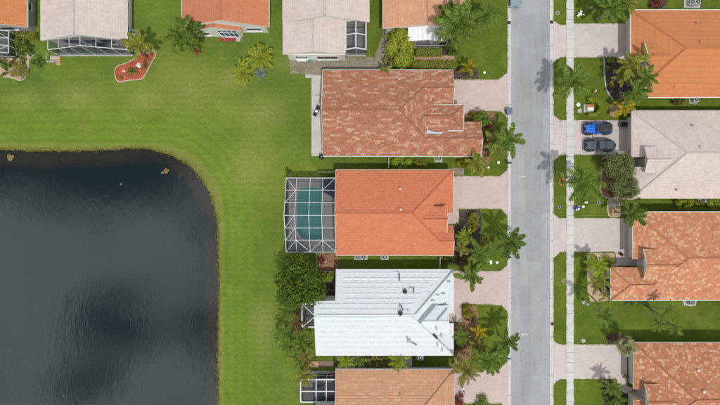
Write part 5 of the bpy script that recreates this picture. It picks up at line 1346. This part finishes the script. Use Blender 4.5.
def bin_(px, py, label, m):
    root = thing('wheelie_bin', label, 'bin', (*G(px,py),.03), R(8), None)
    bm = BM(); a = [bm.verts.new((x*.30,y*.34,.06)) for x,y in ((-1,-1),(1,-1),(1,1),(-1,1))]; b = [bm.verts.new((x*.40,y*.44,1.0)) for x,y in ((-1,-1),(1,-1),(1,1),(-1,1))]
    bm.faces.new(a[::-1]); bm.faces.new(b); [bm.faces.new((a[i],a[(i+1)%4],b[(i+1)%4],b[i])) for i in range(4)]; part('body', bm, m, root, world=False)
    bm = BM(); box(bm, -.43,-.48,1.004,.43,.46,1.08,.03); part('lid', bm, m, root, world=False)
    bm = BM(); tube(bm, [(-.34,.50,.98),(.34,.50,.98)],[.03,.03],6); part('handle', bm, 'dark', root, world=False)
    for x in (-.32,.32):
        bm = BM(); tube(bm, [(x-.04,.40,.12),(x+.04,.40,.12)],[.12,.12],12); part('wheel', bm, 'black', root, world=False)
    return root
bin_(507.6,112.6,'blue grey wheelie bin at the kerb by the first pink driveway','bluegrey')
def drain(px, py, label):
    root = thing('storm_drain', label, 'drain', (*G(px,py),.035), 0, 'drain grates in the gutters')
    bm = BM(); box(bm, -.26,-.24,-.05,.26,.24,.012); part('frame', bm, 'drain', root, world=False)
    for k in range(5):
        bm = BM(); y = -.18+k*.09; box(bm, -.20,y-.025,.0125,.20,y+.025,.03); part('grate_bar', bm, 'maroon', root, world=False)
    return root
drain(508.9,22.8,'rusty drain grate in the left gutter near the top edge'); drain(551.5,22.2,'rusty drain grate in the right gutter at the corner of the top driveway'); drain(552.2,323.7,'rusty drain grate in the right gutter above the bottom driveway')
def lid(px, py, r, m, label, h=.06):
    root = thing('service_lid', label, 'lid', (*G(px,py),0), 0, 'service lids in the lawns')
    bm = BM(); cyl(bm, 0,0,-.02,h*.6,r,16); part('collar', bm, 'slab' if m != 'white' else 'white', root, world=False)
    bm = BM(); cyl(bm, 0,0,h*.6+.002,h,r*.82,16,r*.74); part('cover', bm, m, root, world=False); return root
lid(578.3,104.7,.34,'lamp','pale blue service lid beside the cabinet with the horseshoe hedge'); lid(579.8,110.8,.34,'rock','grey service lid below the pale blue one beside the cabinet')
lid(559.4,207,.24,'blue','dark blue service lid in the grass strip at the kerb by the third driveway'); lid(598.6,202.6,.26,'blue','dark blue service lid on the lawn below the brown mulch bed'); lid(578.8,206.8,.22,'lamp','pale teal service lid right of the blue flags'); lid(583.4,206.7,.2,'white','small white service lid right of the pale teal lid')
lid(498.5,162.5,.24,'lamp','pale lid on the lawn left of the black mailbox'); lid(488.3,167.5,.2,'white','small white lid near the tip of the driveway palm'); lid(497,262.5,.24,'lamp','pale lid on the lawn left of the rust brown mailbox'); lid(484.5,72.5,.2,'white','white lid on the lawn above the first pink driveway'); lid(557.6,13,.30,'bluegrey','blue grey lid in the grass strip above the top right driveway'); lid(583.4,340.7,.32,'rock','grey lid on the lawn above the bottom right driveway'); lid(564.5,281,.34,'mulch_brown','brown lid in the grass strip beside the spotted orange roof')
# lamp like bollard on the lawn
root = thing('garden_lamp', 'round topped garden lamp on the lawn left of the sandy bed', 'lamp post', (*G(583.8,302.5),0))
bm = BM(); cyl(bm,0,0,0,.05,.28,14); part('base', bm, 'rock', root, world=False); bm = BM(); cyl(bm,0,0,.05,1.1,.05,8); part('post', bm, 'dark', root, world=False)
bm = BM(); bmesh.ops.create_uvsphere(bm, u_segments=14, v_segments=8, radius=.20); bmesh.ops.translate(bm, verts=bm.verts, vec=(0,0,1.28)); part('globe', bm, 'lamp', root, world=False, smooth=True)
bm = BM(); cyl(bm,0,0,1.46,1.54,.20,14,.05); part('cap', bm, 'grille', root, world=False)
# cabinet ringed by a hedge
root = thing('utility_cabinet', 'squat cream cabinet with orange rust ringed by the horseshoe hedge', 'cabinet', (*G(588.4,108.5),0))
bm = BM(); box(bm,-.75,-.62,-.02,.7,.62,.10,.02); part('plinth', bm, 'slab', root, world=False); bm = BM(); box(bm,-.46,-.46,.102,.46,.46,.70,.04); c = part('case', bm, 'wall_w', root, world=False)
bm = BM(); box(bm,-.42,.06,.705,.50,.48,.78,.02); part('lid', bm, 'orange', root, world=False); bm = BM(); box(bm,-.42,-.48,.705,.50,.04,.76,.02); part('lid', bm, 'wall_w', root, world=False)
bm = BM(); box(bm,-.475,-.3,.2,-.462,.3,.6); part('door', bm, 'wall', c, world=False)
# ornament
root = thing('garden_gnome', 'small orange and white garden ornament standing on the lawn', 'ornament', (*G(593.6,92),0))
bm = BM(); tube(bm,[(0,0,0),(0,0,.3),(0,.02,.55)],[.2,.22,.12],10); part('body', bm, 'orange', root, world=False, smooth=True)
bm = BM(); bmesh.ops.create_uvsphere(bm,u_segments=10,v_segments=8,radius=.13); bmesh.ops.translate(bm,verts=bm.verts,vec=(0,.03,.68)); part('head', bm, 'white', root, world=False, smooth=True)
bm = BM(); tube(bm,[(0,.03,.74),(0,.12,1.02)],[.13,.02],8); part('hat', bm, 'white', root, world=False)
# white bird statue by the top driveway
root = thing('bird_statue', 'white bird shaped garden statue on the lawn above the top right driveway', 'statue', (*G(579,15.3),0), R(-35))
bm = BM(); tube(bm,[(-.45,0,.45),(-.2,0,.5),(.1,0,.55),(.3,0,.5)],[.03,.16,.2,.08],10); part('body', bm, 'white', root, world=False, smooth=True)
bm = BM(); tube(bm,[(.22,0,.55),(.32,0,.8),(.42,0,.95),(.58,0,.92)],[.06,.05,.07,.02],8); part('neck', bm, 'white', root, world=False, smooth=True)
for s in (-1,1):
    bm = BM(); quad(bm,[(.1,s*.15,.6),(-.2,s*.15,.58),(-.35,s*.5,.5),(.0,s*.55,.52)]); quad(bm,[(.1,s*.15,.57),(-.2,s*.15,.55),(-.35,s*.5,.47),(.0,s*.55,.49)]); part('wing', bm, 'lamp', root, world=False)
    bm = BM(); tube(bm,[(0,s*.06,.4),(0,s*.06,0)],[.02,.02],6); part('leg', bm, 'dark', root, world=False)
# flags at the pavement edge
root = thing('garden_flags', 'cluster of blue and white marker flags at the pavement edge', 'flags', (*G(574.8,208),0))
for k, (x,y,m) in enumerate([(-.35,.05,'blue'),(.1,.1,'blue'),(.3,-.15,'white'),(-.1,-.25,'white'),(.42,.12,'blue'),(-.3,-.2,'blue')]):
    bm = BM(); tube(bm,[(x,y,0),(x,y,.6)],[.012,.012],5); q = part('stick', bm, 'alu', root, world=False)
    bm = BM(); box(bm,x,y-.14,.38,x+.30,y+.12,.40+.04*(k%2)); part('flag', bm, m, q, world=False)
root = thing('post_cap', 'short white capped post on the lawn above the blue flags', 'post', (*G(584,202),0))
bm = BM(); box(bm,-.08,-.08,0,.08,.08,.7); part('post', bm, 'white', root, world=False); bm = BM(); box(bm,-.26,-.18,.702,.26,.18,.78,.03); part('cap', bm, 'white', root, world=False)
root = thing('garden_hose', 'dark hose lying on the lawn between the white capped post and a blue lid', 'hose', (*G(585,202.5),0))
pts = [(*(Vector(G(585+k*1.2, 202.8+.25*math.sin(k*1.1)))-Vector(G(585,202.5))), .03) for k in range(11)]
bm = BM(); tube(bm, pts, [.035]*11, 6); part('hose', bm, 'dark', root, world=False, smooth=True); bm = BM(); tube(bm, [pts[-1], (pts[-1][0]+.16, pts[-1][1], .03)], [.045,.03], 8); part('nozzle', bm, 'steel', root, world=False)
root = thing('planter_ring', 'terracotta ring round the foot of the feathery palm beside the pale roofed house', 'planter', (*G(562,182),0))
n = 12
for k in range(n):
    bm = BM(); a0, a1 = k*2*math.pi/n+.03, (k+1)*2*math.pi/n-.03; beam(bm,(math.cos(a0)*.5,math.sin(a0)*.5,.06),(math.cos(a1)*.5,math.sin(a1)*.5,.06),.18,.14); part('brick', bm, 'orange', root, world=False)
def rock(px, py, r, m, label, z=0, sq=.7):
    rr = random.Random(int(px*13)); bm = BM(); bmesh.ops.create_icosphere(bm, subdivisions=3, radius=1)
    for v in bm.verts:
        q = v.co.copy(); f = 1+.18*math.sin(q.x*3.1+px)+.14*math.sin(q.y*4.3+py)+.1*math.sin(q.z*5.7+px*2)+rr.uniform(-.03,.03); v.co = q*f*r; v.co.z *= sq
    me = me_of('rock', bm, m); o = link('rock', me, None, (*G(px,py), z)); return tag(o, label, 'rock')
rock(613.5,204,.62,'rock','grey boulder in the small ringed bed above the upper spotted roof'); rock(138.3,65.8,.38,'rockw','white rock in the middle of the red mulch bed')
rock(9.5,157,.5,'rocky','ochre rock breaking the lake surface near the left edge',-.35,.6); rock(166,170.5,.42,'rocky','larger ochre rock in the lake by the rounded corner of the shore',-.32,.6); rock(162,172.5,.25,'rocky','small brown rock left of the larger one at the rounded corner of the lake',-.28,.6); rock(120,184,.18,'rocky','tiny ochre rock alone on the dark lake surface',-.24,.6)
for a in [(124,71,'rockw',.2,'small pale stone at the left part of the red mulch bed'),(126,74,'rocky',.18,'small ochre stone at the left part of the red mulch bed'),(148,53,'rockw',.22,'small pale stone under the palm in the red mulch bed')]: rock(a[0],a[1],a[3],a[2],a[4],.05)
# patio furniture
root = thing('lounge_chair', 'dark reclining chair with a white towel on the concrete patio strip', 'chair', (*G(316.6,112),.06), R(62))
bm = BM(); box(bm,-.75,-.30,.30,.30,.30,.37,.02); part('seat', bm, 'dark', root, world=False); bm = BM(); quad(bm,[(.30,-.3,.37),(.30,.3,.37),(.85,.3,.80),(.85,-.3,.80)]); quad(bm,[(.32,-.3,.32),(.32,.3,.32),(.87,.3,.75),(.87,-.3,.75)]); part('backrest', bm, 'dark', root, world=False)
bm = BM(); box(bm,-.15,-.20,.372,.25,.20,.44,.03); part('towel', bm, 'white', root, world=False)
for x in (-.65,.2):
    for y in (-.26,.26):
        bm = BM(); box(bm,x-.025,y-.025,0,x+.025,y+.025,.30); part('leg', bm, 'dark', root, world=False)
root = thing('kettle_grill', 'black barbecue grill at the bottom corner of the concrete patio strip', 'grill', (*G(322,157.3),0), R(20))
bm = BM(); bmesh.ops.create_uvsphere(bm,u_segments=16,v_segments=10,radius=.42); bmesh.ops.scale(bm,verts=bm.verts,vec=(1,1,.75)); bmesh.ops.translate(bm,verts=bm.verts,vec=(0,0,.85)); part('kettle', bm, 'dark', root, world=False, smooth=True)
bm = BM(); box(bm,.40,-.28,.82,.85,.28,.87,.01); part('side_shelf', bm, 'bluegrey', root, world=False); bm = BM(); tube(bm,[(-.12,0,1.2),(.12,0,1.2)],[.03,.03],6); part('handle', bm, 'steel', root, world=False)
for a in (0.5,2.6,4.7):
    bm = BM(); tube(bm,[(math.cos(a)*.2,math.sin(a)*.2,.6),(math.cos(a)*.42,math.sin(a)*.42,0)],[.025,.025],6); part('leg', bm, 'steel', root, world=False)
root = thing('small_table', 'small pale side table on the concrete patio strip', 'table', (*G(317.5,99),.06))
bm = BM(); box(bm,-.36,-.44,.48,.36,.44,.52,.01); part('tabletop', bm, 'slab', root, world=False)
for x in (-.3,.3):
    for y in (-.38,.38):
        bm = BM(); box(bm,x-.03,y-.03,0,x+.03,y+.03,.48); part('leg', bm, 'fascia_y', root, world=False)
root = thing('patio_table', 'white patio table with a teal cooler beside the pale house at upper centre', 'table', (*G(302.8,60.3),.03))
bm = BM(); box(bm,-.75,-.38,.70,.62,.38,.76,.02); part('tabletop', bm, 'white', root, world=False)
for x in (-.65,.5):
    for y in (-.3,.3):
        bm = BM(); box(bm,x-.03,y-.03,0,x+.03,y+.03,.70); part('leg', bm, 'white', root, world=False)
root = thing('cooler_box', 'teal cooler box at the right end of the white patio table', 'cooler', (*G(307.6,60.6),.03))
bm = BM(); box(bm,-.18,-.30,0,.18,.30,.62,.03); part('body', bm, 'teal', root, world=False); bm = BM(); box(bm,-.20,-.32,.622,.20,.32,.70,.02); part('lid', bm, 'teal', root, world=False); bm = BM(); tube(bm,[(-.12,-.33,.6),(.12,-.33,.6)],[.02,.02],6); part('handle', bm, 'white', root, world=False)
def dining(px, py, label, m='dark'):
    root = thing('patio_set', label, 'table', (*G(px,py),.06)); bm = BM(); cyl(bm,0,0,.70,.74,.55,18); part('tabletop', bm, m, root, world=False); bm = BM(); cyl(bm,0,0,0,.69,.05,8); part('pedestal', bm, m, root, world=False); bm = BM(); cyl(bm,0,0,0,.03,.3,14); part('foot', bm, m, root, world=False); return root
def chair(px, py, rz, label, m='dark'):
    root = thing('patio_chair', label, 'chair', (*G(px,py),.06), rz, 'patio chairs'); bm = BM(); box(bm,-.23,-.23,.40,.23,.23,.45,.01); part('seat', bm, m, root, world=False); bm = BM(); box(bm,-.26,-.23,.46,-.21,.23,.92,.01); part('backrest', bm, m, root, world=False)
    for x in (-.2,.2):
        for y in (-.2,.2):
            bm = BM(); box(bm,x-.02,y-.02,0,x+.02,y+.02,.40); part('leg', bm, m, root, world=False)
dining(103,45,'round dark table inside the gabled screen porch at upper left')
for a, s in zip((0.4,1.9,3.6,5.2),('right side of','upper side of','left side of','lower side of')): chair(103+math.cos(a)*6, 45-math.sin(a)*4.8, a+math.pi, 'dark chair at the %s the table in the upper left screen porch' % s)
chair(69,48,1.5,'dark chair alone in the left bay of the upper left screen porch')
for px, py, t in [(308,377,'left dark lounge seat under the bottom screen porch'),(320,384,'middle dark lounge seat under the bottom screen porch')]: chair(px,py,.5,t)
root = thing('storage_bench', 'long dark bench along the open edge above the bottom screen porch', 'bench', (*G(323.5,377),.06))
bm = BM(); box(bm,-1.1,-.30,.05,1.1,.30,.48,.02); part('box', bm, 'bluegrey', root, world=False); bm = BM(); box(bm,-1.12,-.32,.482,1.12,.32,.54,.01); part('seat', bm, 'dark', root, world=False); bm = BM(); box(bm,-1.12,.32,.3,1.12,.38,.9,.01); part('backrest', bm, 'bluegrey', root, world=False)
root = thing('cushion', 'red cushion on the deck at the corner of the tan roof', 'cushion', (*G(332.5,374),.06)); bm = BM(); box(bm,-.32,-.26,0,.32,.26,.5,.10); part('cover', bm, 'redfab', root, world=False, smooth=True); bm = BM(); box(bm,-.325,-.265,.24,.325,.265,.26); part('piping', bm, 'maroon', root, world=False)
# timber landing by the upper left porch
root = thing('timber_landing', 'tan timber landing with rails at the left corner of the gabled screen porch', 'landing', (*G(56,60),0))
for k in range(5):
    bm = BM(); x0, y0 = G(57.2,56.5+k*1.8); x1, y1 = G(61,58.1+k*1.8); box(bm,x0,y1,0,x1,y0,.18); part('plank', bm, 'woodtan', root)
for k in range(4):
    bm = BM(); x0, y0 = G(50.5+k*1.7,56); x1, y1 = G(51.8+k*1.7,62.5); box(bm,x0,y1,0,x1,y0,.12); part('plank', bm, 'fence_p', root)
for px, py in ((50.2,55.5),(50.2,63.3),(56.6,63.3)):
    bm = BM(); x, y = G(px,py); box(bm,x-.05,y-.05,0,x+.05,y+.05,.95); part('post', bm, 'fence_p', root)
for a, b in (((50.2,55.5),(50.2,63.3)),((50.2,63.3),(56.6,63.3))):
    bm = BM(); beam(bm,(*G(*a),.98),(*G(*b),.98),.09,.05); part('rail', bm, 'fence_p', root)
# timber deck corner near the bottom porch
root = thing('timber_deck', 'small tan timber platform above the bottom screen porch', 'deck', (*G(314,364),0))
for k in range(5):
    bm = BM(); x0, y0 = G(309.5,361+k*1.35); x1, y1 = G(318.5,362.15+k*1.35); box(bm,x0,y1,0,x1,y0,.22); part('plank', bm, 'woodtan', root)
bm = BM(); beam(bm,(*G(308.8,361),.5),(*G(308.8,367.5),.5),.06,.9); part('side_board', bm, 'rock', root)
# fences and gates
def fence(label, a, b, h, m, n, group='low fences between the houses'):
    A, B = Vector((*G(*a),0)), Vector((*G(*b),0)); root = thing('fence', label, 'fence', A, group=group)
    for k in range(n+1):
        p = A.lerp(B,k/n); bm = BM(); beam(bm,(p.x,p.y,0),(p.x,p.y,h+.08),.10,.10); part('post', bm, m, root)
    for k in range(n):
        p, q = A.lerp(B,(k+.06)/n), A.lerp(B,(k+.94)/n)
        for j in range(4):
            z = .12+(h-.15)*(j+.5)/4; bm = BM(); beam(bm,(p.x,p.y,z),(q.x,q.y,z),.04,(h-.15)/4-.03); part('board', bm, m, root)
    return root
fence('pale fence run below the left part of the pool cage',(317.5,253),(317.5,270.3),1.2,'fence_p',3); fence('brown fence across the nook above the white roof',(318,270.3),(336.5,270.3),1.2,'fence',3)
fence('short pale fence between the salmon roof and the white roof near the front',(438.8,256.5),(438.8,268.5),1.4,'fence_p',2); fence('short white fence beside the wide bright shrub under the mottled roof',(388.3,158),(388.3,168),1.1,'white',2)
fence('pale fence above the top left corner of the salmon roof',(318,172.5),(336,172.5),1.2,'fence_p',3); fence('grey fence along the top of the tan roof',(412,366.5),(453,366.5),1.0,'fascia_y',7); fence('low pale wall fence left of the yellow green bushy tree',(385.5,30),(385.5,68),1.2,'fascia_y',6)
fence('short pale fence at the corner of the mottled roof by the first front bed',(453,157.5),(466,157.5),1.0,'fence_p',2)
# bicycle by the last driveway
root = thing('bicycle', 'small blue and dark bicycle standing on the last pink driveway', 'bicycle', (*G(462.3,388.5),.03), R(115))
for x in (-.48,.48):
    bm = BM(); n = 20; ring = [(x+.30*math.cos(k*2*math.pi/n),0,.30+.30*math.sin(k*2*math.pi/n)) for k in range(n+1)]; tube(bm, ring, [.03]*(n+1), 6, False); w_ = part('wheel', bm, 'black', root, world=False)
    bm = BM(); tube(bm,[(x,-.05,.30),(x,.05,.30)],[.03,.03],8); part('hub', bm, 'steel', w_, world=False)
bm = BM()
for p, q in (((-.48,0,.30),(-.18,0,.70)),((-.18,0,.70),(.34,0,.72)),((-.12,0,.28),(.34,0,.66)),((-.12,0,.28),(-.18,0,.78)),((-.48,0,.30),(-.12,0,.28)),((.48,0,.30),(.34,0,.90))): tube(bm,[p,q],[.028,.028],6)
part('frame', bm, 'jeepblue', root, world=False); bm = BM(); tube(bm,[(.30,-.28,.92),(.34,0,.90),(.30,.28,.92)],[.025,.025,.025],6); part('handlebar', bm, 'lamp', root, world=False); bm = BM(); box(bm,-.32,-.09,.78,-.05,.09,.85,.03); part('saddle', bm, 'dark', root, world=False)
root = thing('parcel_box', 'white box on the lawn between the broad palm and the rust brown mailbox', 'box', (*G(489.3,261.5),0)); bm = BM(); box(bm,-.30,-.34,0,.30,.34,.45,.02); part('case', bm, 'white', root, world=False); bm = BM(); box(bm,-.32,-.36,.452,.32,.36,.50,.01); part('lid', bm, 'lamp', root, world=False)
root = thing('storage_box', 'dark storage box beside the garage corner by the two jeeps', 'box', (*G(621.5,125),.03)); bm = BM(); box(bm,-.5,-.34,0,.5,.34,.55,.03); part('case', bm, 'bluegrey', root, world=False); bm = BM(); box(bm,-.52,-.36,.552,.52,.36,.64,.03); part('lid', bm, 'dark', root, world=False)
root = thing('planter_box', 'cream planter box at the garage corner below the dark grey jeep', 'planter', (*G(628,153),.03)); bm = BM(); box(bm,-.4,-.4,0,.4,.4,.5,.02); part('box', bm, 'wall', root, world=False); bm = BM(); box(bm,-.33,-.33,.505,.33,.33,.52); part('soil', bm, 'mulch_dark', root, world=False)
root = thing('flower_pot', 'pot on the entry step of the upper spotted roof house', 'pot', (*G(620,254),.03)); bm = BM(); cyl(bm,0,0,0,.42,.17,14,.26); part('pot', bm, 'maroon', root, world=False); o = link('plant', cloud('red','S')[0], root); o.location=(0,0,.35); o.scale=(.35,.35,.3)
for c in list(bpy.data.objects):
    if c.name.startswith('porch_floor') or c.name.startswith('brick_step'): c['kind'] = 'structure'
